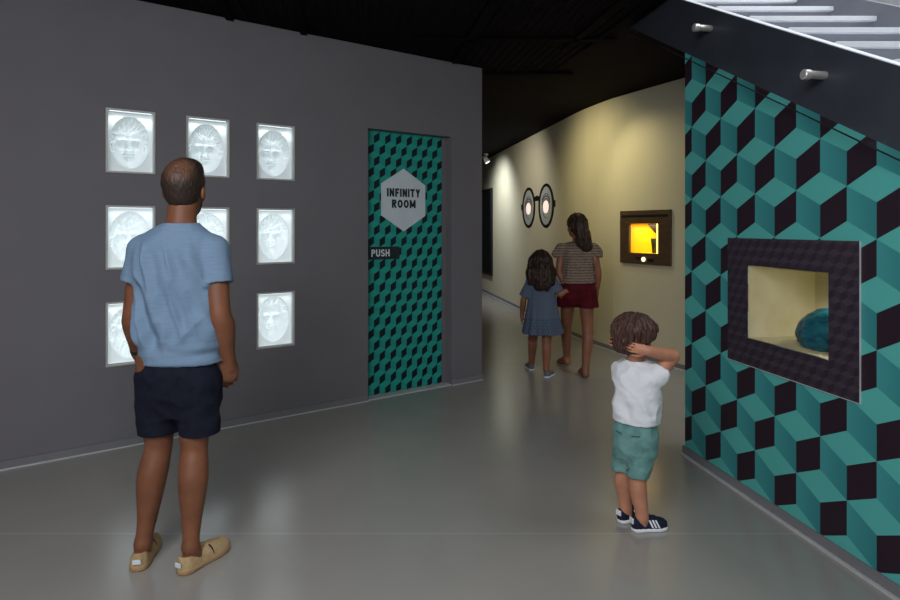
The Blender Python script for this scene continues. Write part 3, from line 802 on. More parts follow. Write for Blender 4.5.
m = MB(); m.box(b - .10, b - .085, .05, .06, c, d); m.box(b - .03, b - .018, .05, .06, c, d); m.build('light_tube', emis('yellow_tube', (255, 225, 120), 2.2), dc)
m = MB(); m.box(a, b, -.006, -.003, c, d); m.build('glass_pane', M_['glass'], dc)
m = MB(); m.lathe([(.026, .0), (.026, .012), (.022, .016)], 28, Matrix.Translation((q(.547), -.03, .055)) @ Matrix.Rotation(PI / 2, 4, 'X')); bt = m.build('push_button', M_['button'], dc); bt['label'] = 'round glowing button'
m = MB(); m.box(q(.547) - .13, q(.547) - .05, -.032, -.030, .050, .075); m.build('caption_plate', M_['black'], dc); m = MB(); m.box(q(.547) + .05, q(.547) + .15, -.032, -.030, .030, .065); m.build('caption_plate', M_['black'], dc)
L = bpy.data.lights.new('case_light', 'AREA'); L.size = .3; L.energy = 2.3; L.color = (1, .93, .62)
lo = bpy.data.objects.new('case_light', L); C.objects.link(lo); lo.parent = dc; lo.location = ((a + b) / 2, .18, d - .01)
m = MB(); m.lathe([(.030, 0), (.040, .10), (.047, .165), (.044, .165), (.037, .10), (.03, .01)], 32)
cup = m.build('cup', M_['olive'], None, True); cup.location = CM @ Vector((ot1 - .185, .11, oz0 + .004)); tag(cup, 'dark olive green cup inside the yellow display case', 'cup')

# small ceiling spotlight far down the passage
sx, sy = .76, 12.75
sp = thing('ceiling_spotlight', 'white spotlight under the ceiling at the far end of the passage', 'spotlight', (sx, sy, H))
m = MB(); m.lathe([(.05, -.0), (.05, -.03)], 24); m.v = [(x, y, z) for x, y, z in m.v]; m.build('canopy', M_['lamp_body'], sp)
m = MB(); R = Matrix.Translation((0, 0, -.12)) @ Matrix.Rotation(math.radians(-30), 4, 'Y')
m.lathe([(.04, .08), (.05, .07), (.055, -.07), (.05, -.075)], 24, R); m.build('lamp_head', M_['lamp_body'], sp, True)
m = MB(); m.lathe([(.045, -.076), (.045, -.079)], 24, R); m.build('lamp_face', M_['lamp'], sp)
m = MB(); m.box(-.008, .008, -.008, .008, -.06, -.03); m.build('bracket', M_['lamp_body'], sp)

# ------------------------------------------------------------------ lights
def area(name, loc, target, size, e, c=(1, 1, 1), sy=None, spread=None):
    L = bpy.data.lights.new(name, 'AREA'); L.energy = e; L.color = c; L.size = size
    if sy: L.shape = 'RECTANGLE'; L.size_y = sy
    if spread: L.spread = spread
    o = bpy.data.objects.new(name, L); C.objects.link(o); o.location = loc
    o.rotation_euler = (Vector(target) - Vector(loc)).to_track_quat('-Z', 'Y').to_euler(); return o
def spot(name, loc, target, e, c, ang, blend=.6, r=.05):
    L = bpy.data.lights.new(name, 'SPOT'); L.energy = e; L.color = c; L.spot_size = math.radians(ang); L.spot_blend = blend; L.shadow_soft_size = r
    o = bpy.data.objects.new(name, L); C.objects.link(o); o.location = loc
    o.rotation_euler = (Vector(target) - Vector(loc)).to_track_quat('-Z', 'Y').to_euler(); return o
area('hall_light', (-.6, .5, 3.04), (-.4, 2.0, 0), 2.2, 138, (.97, .98, 1.0), 1.6)
area('hall_light', (-1.4, -2.2, 2.6), (1.6, 3.0, 1.0), 2.2, 92, (.97, .98, 1.0))
area('stair_daylight', (3.3, 2.6, 5.6), (2.4, 2.6, 2.0), 2.0, 210, (.94, .97, 1.0), 3.0)
spot('passage_warm', (.55, 7.1, 3.0), (1.88, 7.75, 2.0), 84, (1, .87, .48), 96, 1.0, .08)
spot('passage_warm', (1.45, 6.9, 3.0), (2.4, 6.5, 1.3), 25, (1, .88, .50), 100, .9, .08)
spot('passage_cool', (sx, sy, 2.93), (1.0, 12.75, 1.6), 26, (.88, .95, 1), 150, 1.0, .05)
spot('passage_cool', (.15, 11.9, 3.0), (1.1, 12.4, 1.3), 150, (.88, .95, 1), 120, 1.0, .08)
spot('passage_cool', (.1, 9.5, 3.0), (1.2, 10.4, 1.9), 70, (1, .95, .84), 115, 1.0, .1)

W = bpy.data.worlds.new('world'); bpy.context.scene.world = W; W.use_nodes = True
W.node_tree.nodes['Background'].inputs[0].default_value = (.80, .88, 1.0, 1); W.node_tree.nodes['Background'].inputs[1].default_value = .06
sc = bpy.context.scene
sc.view_settings.view_transform = 'Standard'; sc.view_settings.look = 'None'; sc.view_settings.gamma = 1; sc.view_settings.use_curve_mapping = False
sc.view_settings.exposure = 0

# ================================================================== people
def skin(name, c): return mat(name, c, .5, c2=tuple(int(v * .86) for v in c), vs=9, bump=.06, bs=220, bd=.002, sub=.12, spec=.4)
def hairmat(name, c, c2, stretch=(1, 1, .25), vs=150):
    return mat(name, c, .5, c2=c2, vs=vs, stretch=stretch, bump=.5, bs=vs * 1.3, bstretch=stretch, bd=.004, spec=.35)
def W3(root, px, py, Y): return np.array([(px - 450) / 600 * Y - root[0], Y - root[1], 1.5 + (228 - py) / 600 * Y])
def A(*v): return np.array(v, float)

def shoe(parent, heel, yaw, L, Wd, H_, mats, sole=.02, opening=True, toe=.55, name='shoe', ankle_r=.04):
    """heel = ground point under the heel end; mats = (upper, sole)"""
    def w(y):
        t = np.clip(y / L, 0, 1)
        s = np.interp(t, [0, .12, .35, .68, .9, 1], [.80, .80, .76, 1.0, .93, .8])
        return Wd / 2 * s * np.sqrt(np.clip(1 - np.abs(2 * t - 1) ** 6, 1e-4, 1))
    def h(y):
        t = np.clip(y / L, 0, 1)
        return H_ * np.interp(t, [0, .1, .35, .55, .75, .92, 1], [.92, 1.0, .90, .92, .74, .60, .40])
    e = .02; F = Field((-Wd / 2 - e, -e, -e), (Wd / 2 + e, L + e, H_ + sole + e), .0042)
    def up(x, y, z):
        ww = w(y) + 0 * z; hh = h(y) + 0 * x; zz = np.maximum(z - sole * .5, 0)
        k = ((np.abs(x) / ww) ** 2.6 + (zz / hh) ** 2.6) ** (1 / 2.6)
        d = (k - 1) * np.minimum(ww, hh) * .9
        return np.maximum(np.maximum(d, sole * .5 - z), np.maximum(-y, y - L) + .001)
    F.op(up, (-Wd / 2, 0, 0), (Wd / 2, L, H_ + sole), 0, 'u', .015)
    if opening:
        F.ell((0, L * .27, H_ + sole + .004), (Wd * .36, L * toe * .46, H_ * .62), k=.003, mode='s')
    R = Matrix.Translation(heel) @ Matrix.Rotation(yaw, 4, 'Z')
    u = F.build(name, mats[0], parent, 1, lambda V, n: .0012 * vnoise(V, (70, 70, 70), 2), R)
    F = Field((-Wd / 2 - e, -e, -e), (Wd / 2 + e, L + e, sole + e), .004)
    def so(x, y, z):
        return np.maximum(np.maximum(np.abs(x) - w(y) - .003, np.maximum(z - sole, .001 - z)), np.maximum(-.003 - y, y - L - .003) + 0 * x)
    F.op(so, (-Wd / 2, 0, 0), (Wd / 2, L, sole), 0, 'u', .015)
    F.build('sole', mats[1], u, 1)
    return u

def shoe_foot(F, ank, heel, yaw, L, W_, r):
    """a foot hidden in the shoe, joined to the ankle"""
    d = A(-math.sin(yaw), math.cos(yaw), 0); hp = A(*heel)
    F.cone(ank, hp + d * .10 * L / .3 + A(0, 0, r * 1.1), r, r * .95, .02)
    F.cone(hp + d * L * .16 + A(0, 0, r * .95), hp + d * L * .62 + A(0, 0, .034 * L / .3), r * .85, .028 * L / .3, .02)
    F.cone(hp + d * L * .62 + A(0, 0, .034 * L / .3), hp + d * L * .84 + A(0, 0, .030 * L / .3), .028 * L / .3, .020 * L / .3, .02)

def tube(F, P, n=6, k=.004):
    """smooth tube through control points (x, y, z, r)"""
    P = [np.array(p, float) for p in P]; P = [2 * P[0] - P[1]] + P + [2 * P[-1] - P[-2]]; out = []
    for i in range(1, len(P) - 2):
        for j in range(n):
            t = j / n; a, b, c, d = P[i - 1:i + 3]
            q = .5 * (2 * b + (c - a) * t + (2 * a - 5 * b + 4 * c - d) * t * t + (3 * b - a - 3 * c + d) * t ** 3); out.append(q)
    out.append(P[-2])
    for a, b in zip(out[:-1], out[1:]): F.cone(a[:3], b[:3], a[3], b[3], k)
def limb(F, a, b, c, ra, rb, rm, rc, mid=.3, back=(0, 0, 0), k=.02, bulge=.0):
    """upper segment a->b, lower b->c with a muscle belly rm at 'mid' of the lower segment"""
    a, b, c, bk_ = A(*a), A(*b), A(*c), A(*back); up = np.linalg.norm(b - a) > .03
    m = b + (c - b) * mid + bk_; l_ = b + (c - b) * .74 + bk_ * .3
    F.cone(a, a + (b - a) * .1, ra, ra, max(k, .02))
    P = ([(*a, ra), (*(a + (b - a) * .5), ra * .97)] if up else [(*(a + (b - a) * 1.0 + A(0, 0, .03)), rb)]) + [(*b, rb), (*m, rm), (*l_, (rm * .35 + rc * .65)), (*c, rc)]
    tube(F, P)

# ------------------------------------------------------------------ the man
R0 = (-1.23, 2.72)
man = thing('person', 'man in a blue t-shirt and navy shorts looking at the light boxes', 'person', (R0[0], R0[1], 0))
sk = skin('tanned_skin', (130, 82, 58)); ang = math.radians(5)
F = Field((-.36, -.26, -.01), (.34, .36, 1.86), .0052)
F.loft([(.84, .150, .105, 0, 0), (.93, .165, .115, 0, -.01), (1.05, .150, .10, 0, 0), (1.18, .160, .105, 0, 0), (1.32, .180, .112, 0, -.005), (1.42, .170, .095, .0, -.01), (1.48, .105, .07, .01, -.01)], ang, .03)
F.cone((.012, -.012, 1.46), (.022, -.002, 1.63), .066, .060, .03)
for q in (-1, 1):
    F.cone((q * .03 + .012, -.01, 1.49), (q * .150, -.01, 1.40), .038, .044, .03)
hd = Head((.022, .012, 1.665), rotm(math.radians(2), math.radians(-3)), 1.03); hd.add(F)
wr_ = A(.2125, .03, .900); el_ = A(.203, -.045, 1.115)
limb(F, (.160, -.005, 1.40), el_, wr_, .053, .047, .0515, .030, .27, (.004, 0, 0))
hand(F, wr_ + A(0, .004, -.005), (.03, .22, -1), (-.65, .75, 0), (-.8, -.5, .1), 1.08, (.55, 1.05, .9), .05)
wl_ = A(-.243, .115, .910); el = A(-.203, .0, 1.115)
limb(F, (-.155, -.005, 1.40), el, wl_, .053, .045, .049, .029, .27, (-.004, 0, 0))
hand(F, wl_, (.25, .35, -.9), (.9, -.2, .3), (.2, 1, .1), 1.0, (.5, .8, .6), .05)
lh, rh = A(-.132, -.110, 0), A(.062, -.135, 0); ly, ry = math.radians(13), math.radians(-25)
la, ra = A(-.138, -.045, .095), A(.088, -.078, .095)
for q, an, hp, yw, kn in ((-1, la, lh, ly, A(-.086, -.01, .51)), (1, ra, rh, ry, A(.084, -.03, .51))):
    F.cone((q * .088, -.01, .88), (q * .086, -.01, .80), .092, .088, .03)
    m_ = kn + (an - kn) * .30 + A(q * .004, -.010, 0); l_ = kn + (an - kn) * .72
    tube(F, [(q * .088, -.01, .84, .090), (*(A(q * .087, -.01, .68) * .5 + A(kn[0], kn[1], .68) * .5), .074), (*(kn + A(0, 0, .06)), .0615), (*kn, .0555), (*m_, .0625), (*l_, .0415), (*an, .031)], 7)
    shoe_foot(F, an, hp, yw, .270, .1, .036)
F.plane((0, 0, .012), (0, 0, -1))
F.build('body', sk, man); hd.eyes(man)
# hair: cropped, receding
hm1 = NT('short_brown_hair'); f1 = hm1.noise(170, 3, (1, 1, .3)); f2 = hm1.noise(22, 3)
sp_ = hm1.n('ShaderNodeVectorMath', operation='DISTANCE'); hm1.l(hm1.coords(), sp_.inputs[0]); sp_.inputs[1].default_value = (.035, -.085, 1.765)
mr = hm1.n('ShaderNodeMapRange'); mr.inputs[1].default_value = .03; mr.inputs[2].default_value = .085; mr.inputs[3].default_value = .5; mr.inputs[4].default_value = 0
hm1.l(sp_.outputs['Value'], mr.inputs[0])
base = hm1.mix(f1, lin((30, 21, 17)), lin((60, 42, 33)))
hm1.l(hm1.mix(hm1.math('MULTIPLY', mr.outputs[0], hm1.math('MULTIPLY', f2, 1.6)), base, lin((138, 92, 66))), hm1.b.inputs['Base Color'])
hm1.b.inputs['Roughness'].default_value = .55; hm1.bump(hm1.noise(200, 3, (1, 1, .3)), .5, .004)
def hairfn(h, back=-.062, slope=1.15, y0=-.03):
    def fn(x, y, z):
        R, c, s = h.R, h.c, h.s
        ax, ay, az = x - c[0], y - c[1], z - c[2]
        v = (R[0, 1] * ax + R[1, 1] * ay + R[2, 1] * az) / s; w = (R[0, 2] * ax + R[1, 2] * ay + R[2, 2] * az) / s
        u = (R[0, 0] * ax + R[1, 0] * ay + R[2, 0] * az) / s
        line = back + np.maximum(0, v - y0) * slope + .035 * np.exp(-((v + .0) / .022) ** 2) * (np.abs(u) > .05)
        return (line - w) * .6 * s
    return fn
F = Field(hd.c - .16, hd.c + .19, .0042)
hd.ell(F, (0, -.014, .040), (.086, .107, .101), .0); hd.ell(F, (0, -.030, -.025), (.058, .064, .05), .03)
hd.ell(F, (.02, .0, .108), (.05, .06, .032), .04)
F.op(hairfn(hd, -.074), F.lo, hd.c + .19, 0, 'i', 0)
F.build('hair', hm1.m, man, 1, lambda V, n: .0022 * vnoise(V, (170, 170, 60), 1) + .0008 * vnoise(V, (60, 60, 60), 2))
F = Field(hd.c - .16, hd.c + .16, .0042)
hd.ell(F, (0, .030, -.030), (.063, .070, .086), .0); hd.ell(F, (0, .048, -.080), (.039, .046, .033), .02)
def bf(x, y, z):
    c, R, s = hd.c, hd.R, hd.s; ax, ay, az = x - c[0], y - c[1], z - c[2]
    v = (R[0, 1] * ax + R[1, 1] * ay + R[2, 1] * az) / s; w = (R[0, 2] * ax + R[1, 2] * ay + R[2, 2] * az) / s
    return np.maximum(w + .045 + .35 * np.maximum(v - .02, 0) - .06 * np.exp(-((v - .02) / .02) ** 2), .012 - v) * s * .8
F.op(bf, F.lo, hd.c + .16, 0, 'i', 0)
F.build('beard', hairmat('dark_beard', (40, 28, 22), (64, 46, 36)), man, 1, lambda V, n: .002 * vnoise(V, (150, 150, 60), 4))
# t-shirt
def shirt_disp(V, n):
    z = V[:, 2]; x = V[:, 0]
    rot = x * .94 + (z - 1.2) * .30
    P1 = np.stack([rot, V[:, 1], z], 1)
    a = vnoise(P1, (20, 9, 3.4), 5); a = 1 - 2 * np.abs(a)
    P2 = np.stack([x * .9 - (z - 1.1) * .35, V[:, 1], z], 1); c = 1 - 2 * np.abs(vnoise(P2, (14, 8, 4), 15))
    b = vnoise(V, (6, 6, 34), 6)
    arm = 1 - sm(.13, .18, np.abs(x - .006)) * sm(1.13, 1.24, z)
    lowmask = 1 - sm(.95, 1.10, z)
    return .0015 * vnoise(V, (45, 45, 25), 7) + arm * (.021 * a * sm(.93, 1.05, z) * (1 - sm(1.34, 1.46, z)) + .015 * c * (1 - sm(1.25, 1.45, z)) * sm(.95, 1.05, z) + .010 * b * lowmask)
F = Field((-.34, -.24, .86), (.33, .24, 1.60), .0052)
SL = ((-1, A(-.160, -.005, 1.402), A(-.188, -.010, 1.255)), (1, A(.164, -.005, 1.402), A(.190, -.028, 1.25)))
for q, s0, s1 in SL:
    F.cone(A(q * .07, -.008, 1.455), s0, .060, .060, .035)
    F.cone(s0, s1, .063, .066, .02)
for q, s0, s1 in SL:
    d = (s1 - s0) / np.linalg.norm(s1 - s0)
    def cut(x, y, z, s1=s1, d=d):
        return np.maximum(-((x - s1[0]) * d[0] + (y - s1[1]) * d[1] + (z - s1[2]) * d[2]), .085 - np.abs(x - .0) + .09)
    F.op(lambda x, y, z, s1=s1, d=d: np.maximum(-((x - s1[0]) * d[0] + (y - s1[1]) * d[1] + (z - s1[2]) * d[2]), np.sqrt((x - s1[0]) ** 2 + (y - s1[1]) ** 2 + (z - s1[2]) ** 2) - .095), s1 - .1, s1 + .1, 0, 's', 0)
    F.cone(s1 - d * .03, s1 + d * .05, .053, .055, .0, 's')
F.loft([(.897, .182, .136, 0.020, .0), (1.00, .179, .130, 0.013, 0), (1.12, .178, .124, 0, 0), (1.25, .186, .128, 0, 0), (1.36, .192, .126, 0, -.005), (1.425, .176, .108, 0, -.01), (1.465, .130, .092, .01, -.01), (1.50, .090, .082, .014, -.01), (1.522, .074, .074, .016, -.01)], ang, .025)
F.loft([(.86, .170, .124, .020, 0), (.93, .164, .120, .020, 0)], ang, .0, 's')
F.cone((.014, -.01, 1.52), (.022, -.002, 1.62), .068, .075, .0, 's')
blue = mat('heather_blue_cotton', (118, 142, 168), .85, c2=(110, 133, 159), vs=60, stretch=(.3, .3, 6), bump=.25, bs=320, bd=.002, spec=.2)
F.build('t_shirt', blue, man, 2, shirt_disp)
F = Field((-.12, -.13, 1.48), (.14, .12, 1.58), .004)
def shorts_disp(V, n): return sm(.582, .66, V[:, 2]) * (.006 * vnoise(V, (9, 9, 22), 8) + .006 * (1 - 2 * np.abs(vnoise(V, (16, 16, 9), 9))))
F = Field((-.26, -.20, .54), (.26, .20, .97), .0052)
F.loft([(.66, .146, .085, .004, -.005), (.76, .170, .120, .010, -.005), (.86, .171, .132, .012, -.005), (.90, .162, .122, .016, -.005), (.925, .156, .116, .018, -.005), (.94, .152, .112, .018, -.005)], ang, .0)
LG = ((-1, A(-.086, -.01, .82), A(-.087, -.008, .575)), (1, A(.096, -.01, .82), A(.104, -.018, .570)))
for q, a, b in LG: F.cone(a, b, .096, .087, .03)
F.plane((0, 0, .578), (0, 0, -1))
for q, a, b in LG: F.cone(b - A(0, 0, .02), b + A(0, 0, .05), .077, .073, .0, 's')
navy = mat('navy_cotton', (22, 26, 42), .85, c2=(16, 19, 32), vs=30, bump=.3, bs=260, bd=.002, spec=.2)
F.build('shorts', navy, man, 2, shorts_disp)
tan = mat('sand_canvas', (184, 157, 118), .85, c2=(168, 142, 106), vs=50, bump=.4, bs=300, bd=.002, spec=.2)
sole_t = mat('tan_rubber_sole', (160, 128, 92), .7, var=.06, vs=40)
for hp, yw in ((lh, ly), (rh, ry)):
    s_ = shoe(man, tuple(hp), yw, .275, .104, .072, (tan, sole_t), .022)
    m = MB(); m.box(-.017, .017, -.0075, -.0025, .038, .058); m.build('heel_label', M_['sign_grey'], s_, bevel=.002)
    # dark elastic slit beside the tongue, on both sides
    for q in (-1, 1):
        m = MB(); n_ = 7
        def sp(f_, y):
            t = y / .275; ww = .052 * np.interp(t, [0, .12, .35, .68, .9, 1], [.80, .80, .76, 1.0, .93, .8]) * math.sqrt(1 - abs(2 * t - 1) ** 6)
            hh = .072 * np.interp(t, [0, .1, .35, .55, .75, .92, 1], [.92, 1.0, .90, .92, .74, .60, .40])
            return (q * (ww * max(0, 1 - f_ ** 2.6) ** (1 / 2.6) + .0015), y, .011 + (hh + .001) * f_)
        for i in range(n_):
            fa, fb = .35 + .6 * i / n_, .35 + .6 * (i + 1) / n_; y0, y1, w0, w1 = .150 - .012 * i / n_, .150 - .012 * (i + 1) / n_, .003 + .006 * i / n_, .003 + .006 * (i + 1) / n_
            P4 = [sp(fa, y0), sp(fa, y0 + w0), sp(fb, y1 + w1), sp(fb, y1)]
            m.quad(*(P4 if q > 0 else P4[::-1]))
        m.build('elastic_insert', navy, s_)
# watch on the left wrist
m = MB(); d = Vector((wl_ - el).tolist()).normalized(); MM = Matrix.Translation(Vector((wl_ - (wl_ - el) * .10).tolist())) @ d.to_track_quat('Z', 'Y').to_matrix().to_4x4()
m.lathe([(.0335, -.010), (.0345, -.009), (.0345, .009), (.0335, .010)], 32, MM); m.build('wristwatch_strap', M_['black'], man, True)

# ------------------------------------------------------------------ the boy
R1 = (.95, 3.0)
boy = thing('person', 'small boy in a white t-shirt holding both hands over his ears', 'person', (R1[0], R1[1], 0))
sk2 = skin('fair_skin', (196, 136, 108)); ang = math.radians(-44)
lat = A(math.cos(ang), math.sin(ang), 0); fw = A(-math.sin(ang), math.cos(ang), 0)
F = Field((-.26, -.26, -.01), (.26, .26, 1.09), .0042)
F.loft([(.42, .088, .072, -.022, 0), (.48, .095, .078, -.020, 0), (.56, .088, .074, -.018, 0), (.66, .096, .076, -.014, 0), (.75, .102, .072, -.012, 0), (.80, .085, .056, -.014, 0), (.83, .05, .045, -.018, 0)], ang, .02)
F.cone((-.018, -.002, .80), (-.026, .004, .90), .040, .038, .02)
hb = Head((-.024, .004, .942), rotm(math.radians(-66), math.radians(14)), .86); hb.add(F)
sR, sL = A(-.012, 0, .776) + lat * .098, A(-.008, 0, .774) - lat * .088
eR, wR = A(.146, -.050, .868), A(.004, -.112, .910)
limb(F, sR, eR, wR, .034, .031, .034, .0225, .22, k=.02)
hand(F, wR, (-.93, .12, .16), (.10, .97, .05), (.1, 0, -1), .66, (.35, .75, .6), .07, .1)
eL, wL = A(.070, .170, .860), A(-.088, .100, .925)
limb(F, sL, eL, wL, .033, .029, .031, .0215, .3, k=.015)
hand(F, wL, (-.62, -.75, .15), (.75, -.60, .0), (0, 0, -1), .70, (.15, .35, .35), .16, .1)
hpR, hpL = A(-.050, -.030, 0), A(-.092, .052, 0); yR, yL = math.radians(-80), math.radians(-62)
for an, hp, yw, kn, hip in ((A(.002, -.028, .07), hpR, yR, A(-.018, -.022, .262), A(-.02, 0, .44) + lat * .048), (A(-.052, .068, .07), hpL, yL, A(-.066, .055, .262), A(-.02, 0, .44) - lat * .048)):
    F.cone(hip, kn, .058, .040, .02)
    limb(F, kn + A(0, 0, .005), kn, an, .040, .038, .042, .027, .28, (-.008, -.006, 0), .015)
    shoe_foot(F, an, hp, yw, .178, .075, .027)
F.plane((0, 0, .012), (0, 0, -1))
F.build('body', sk2, boy); hb.eyes(boy)
F = Field(hb.c - .15, hb.c + .16, .0036)
hb.ell(F, (0, -.012, .040), (.112, .140, .109), .0); hb.ell(F, (0, -.045, -.028), (.080, .078, .070), .03); hb.ell(F, (0, .070, .072), (.072, .062, .036), .03)
for q in (-1, 1): hb.ell(F, (q * .078, -.012, .0), (.020, .045, .05), .02)
F.op(hairfn(hb, -.085, 1.5, -.035), F.lo, hb.c + .16, 0, 'i', 0)
# clear the hair away around the hands so that they press into it
hb.ell(F, (.0, .115, -.022), (.075, .070, .060), .008, 's')
def strand(seed, amp, sx=70, sz=16):
    def f(V, n):
        c = hb.c + A(-.0, -.01, .10); d = V - c; th = np.arctan2(d[:, 1], d[:, 0]); ph = np.arctan2(np.hypot(d[:, 0], d[:, 1]), d[:, 2] + .12)
        Q = np.stack([th, ph, 0 * th], 1)
        return amp * (1 - 2 * np.abs(vnoise(Q, (7, 2.0, 1), seed))) + amp * .55 * vnoise(Q, (22, 5, 1), seed + 1)
    return f
F.build('hair', hairmat('dark_brown_hair', (44, 30, 28), (88, 60, 50), (1, 1, .3), 130), boy, 1, strand(3, .010))
white = mat('white_cotton', (222, 224, 230), .85, var=.02, vs=30, bump=.3, bs=220, bd=.002, spec=.2)
F = Field((-.20, -.20, .49), (.20, .20, .88), .0042)
SB = ((sR, sR + (eR - sR) * .26), (sL, sL + (eL - sL) * .26))
for s0, s1 in SB: F.cone(A(-.014, 0, .79) + (s0 - A(-.012, 0, .776)) * .5, s0, .043, .042, .025); F.cone(s0, s1, .044, .046, .02)
for s0, s1 in SB:
    d = (s1 - s0) / np.linalg.norm(s1 - s0); e_ = s1 + d * .012
    F.op(lambda x, y, z, s1=e_, d=d: np.maximum(-((x - s1[0]) * d[0] + (y - s1[1]) * d[1] + (z - s1[2]) * d[2]), np.sqrt((x - s1[0]) ** 2 + (y - s1[1]) ** 2 + (z - s1[2]) ** 2) - .065), e_ - .07, e_ + .07, 0, 's', 0)
    F.cone(e_ - d * .015, e_ + d * .03, .035, .037, .0, 's')
F.loft([(.540, .114, .103, -.018, 0), (.60, .112, .098, -.018, 0), (.68, .113, .096, -.014, 0), (.76, .116, .088, -.012, 0), (.80, .100, .070, -.014, 0), (.828, .064, .056, -.016, 0), (.842, .052, .050, -.018, 0)], ang, .02)
F.loft([(.50, .107, .096, -.02, 0), (.56, .105, .094, -.02, 0)], ang, .0, 's')
F.cone((-.019, .0, .84), (-.022, .0, .90), .044, .056, .0, 's')
def bdisp(V, n):
    z = V[:, 2]; hem = sm(.548, .59, z); P1 = np.stack([V[:, 0] + (z - .7) * .5, V[:, 1], z], 1)
    return hem * .010 * (1 - 2 * np.abs(vnoise(P1, (17, 17, 10), 5))) * (1 - sm(.80, .84, z)) + .006 * (.3 + .7 * hem) * vnoise(V, (9, 9, 34), 6) * (1 - sm(.7, .82, z)) + .0012 * vnoise(V, (60, 60, 60), 7)
F.build('t_shirt', white, boy, 2, bdisp)
F = Field((-.18, -.17, .23), (.15, .17, .58), .0042)
c0 = A(-.022, 0, 0)
F.loft([(.33, .085, .06, -.03, 0.005), (.39, .104, .084, -.026, 0), (.46, .108, .092, -.022, 0), (.545, .102, .087, -.020, 0), (.56, .100, .086, -.02, 0)], ang)
LB = ((A(-.024, 0, .42) + lat * .050, A(-.022, -.022, .268)), (A(-.024, 0, .42) - lat * .050, A(-.070, .052, .280)))
for a, b in LB: F.cone(a, b, .062, .057, .015)
F.plane((0, 0, .272), (0, 0, -1))
for a, b in LB: F.cone(b - A(0, 0, .03), b + A(0, 0, .03), .050, .049, .0, 's')
seagreen = mat('sea_green_cotton', (112, 156, 152), .85, c2=(94, 136, 134), vs=26, bump=.3, bs=240, bd=.002, spec=.2)
so_ = F.build('shorts', seagreen, boy, 2, lambda V, n: .0038 * vnoise(V, (14, 14, 38), 8) + .003 * (1 - 2 * np.abs(vnoise(V, (22, 22, 14), 9))))
bk = -fw; base_p = A(-.024, 0, .47)
def patch(name, u, z, w, h, m_, parent, out=.003):
    """small flap on the back or side of the shorts, u = angle from straight back"""
    a = u; dirv = bk * math.cos(a) + lat * math.sin(a); r = 1 / math.sqrt((math.sin(a) / .108) ** 2 + (math.cos(a) / .092) ** 2) + out
    tan_ = np.cross(A(0, 0, 1), dirv); p = A(-.023, 0, z) + dirv * r
    MM = Matrix((tan_, dirv, (0, 0, 1))).transposed().to_4x4(); MM.translation = p
    m = MB(); m.box(-w / 2, w / 2, -.002, .002, -h / 2, h / 2, M=MM); return m.build(name, m_, parent, bevel=.001)
dkg = mat('dark_green_seam', (58, 84, 84), .85, var=.05)
patch('pocket_seam', math.radians(28), .490, .042, .005, dkg, so_); patch('pocket_seam', math.radians(-28), .490, .042, .005, dkg, so_)
nv = mat('navy_suede', (26, 30, 56), .8, var=.15, vs=60, bump=.3, bs=260, bd=.002, spec=.25)
wsole = mat('white_rubber', (226, 228, 232), .5, var=.02, vs=20)
for hp, yw in ((hpR, yR), (hpL, yL)):
    s_ = shoe(boy, tuple(hp), yw, .188, .078, .064, (nv, wsole), .020, True, .42)
    F2 = [(.078, -13), (.094, -13), (.110, -13)]
    for q in (-1, 1):
        for y0, _ in F2:
            m = MB(); y1 = y0 + .020
            for i in range(5):
                f0, f1 = i / 5, (i + 1) / 5
                def sp3(f_, y):
                    t = y / .188; ww = .039 * np.interp(t, [0, .12, .35, .68, .9, 1], [.80, .80, .76, 1.0, .93, .8]) * math.sqrt(1 - abs(2 * t - 1) ** 6)
                    hh = .064 * np.interp(t, [0, .1, .35, .55, .75, .92, 1], [.92, 1.0, .90, .92, .74, .60, .40])
                    zz = .008 + hh * f_; x = ww * max(0, 1 - f_ ** 2.6) ** (1 / 2.6) + .0022
                    return (q * x, y, zz + .010)
                fa, fb = .10 + f0 * .62, .10 + f1 * .62; sh0, sh1 = -f0 * .016, -f1 * .016
                a_, b_, c_, d_ = sp3(fa, y0 + .012 + sh0), sp3(fa, y0 + .021 + sh0), sp3(fb, y0 + .021 + sh1), sp3(fb, y0 + .012 + sh1)
                m.quad(a_, b_, c_, d_) if q > 0 else m.quad(d_, c_, b_, a_)
            m.build('stripe', wsole, s_)
    m = MB(); m.box(-.016, .016, -.006, .004, .040, .066); m.build('heel_tab', wsole, s_, bevel=.003)
    m = MB()
    for i in range(4): m.box(-.014, .014, .088 + i * .010, .092 + i * .010, .067 - i * .0035, .072 - i * .0035)
    m.box(-.010, .010, .084, .126, .060, .066); m.build('laces', nv, s_)

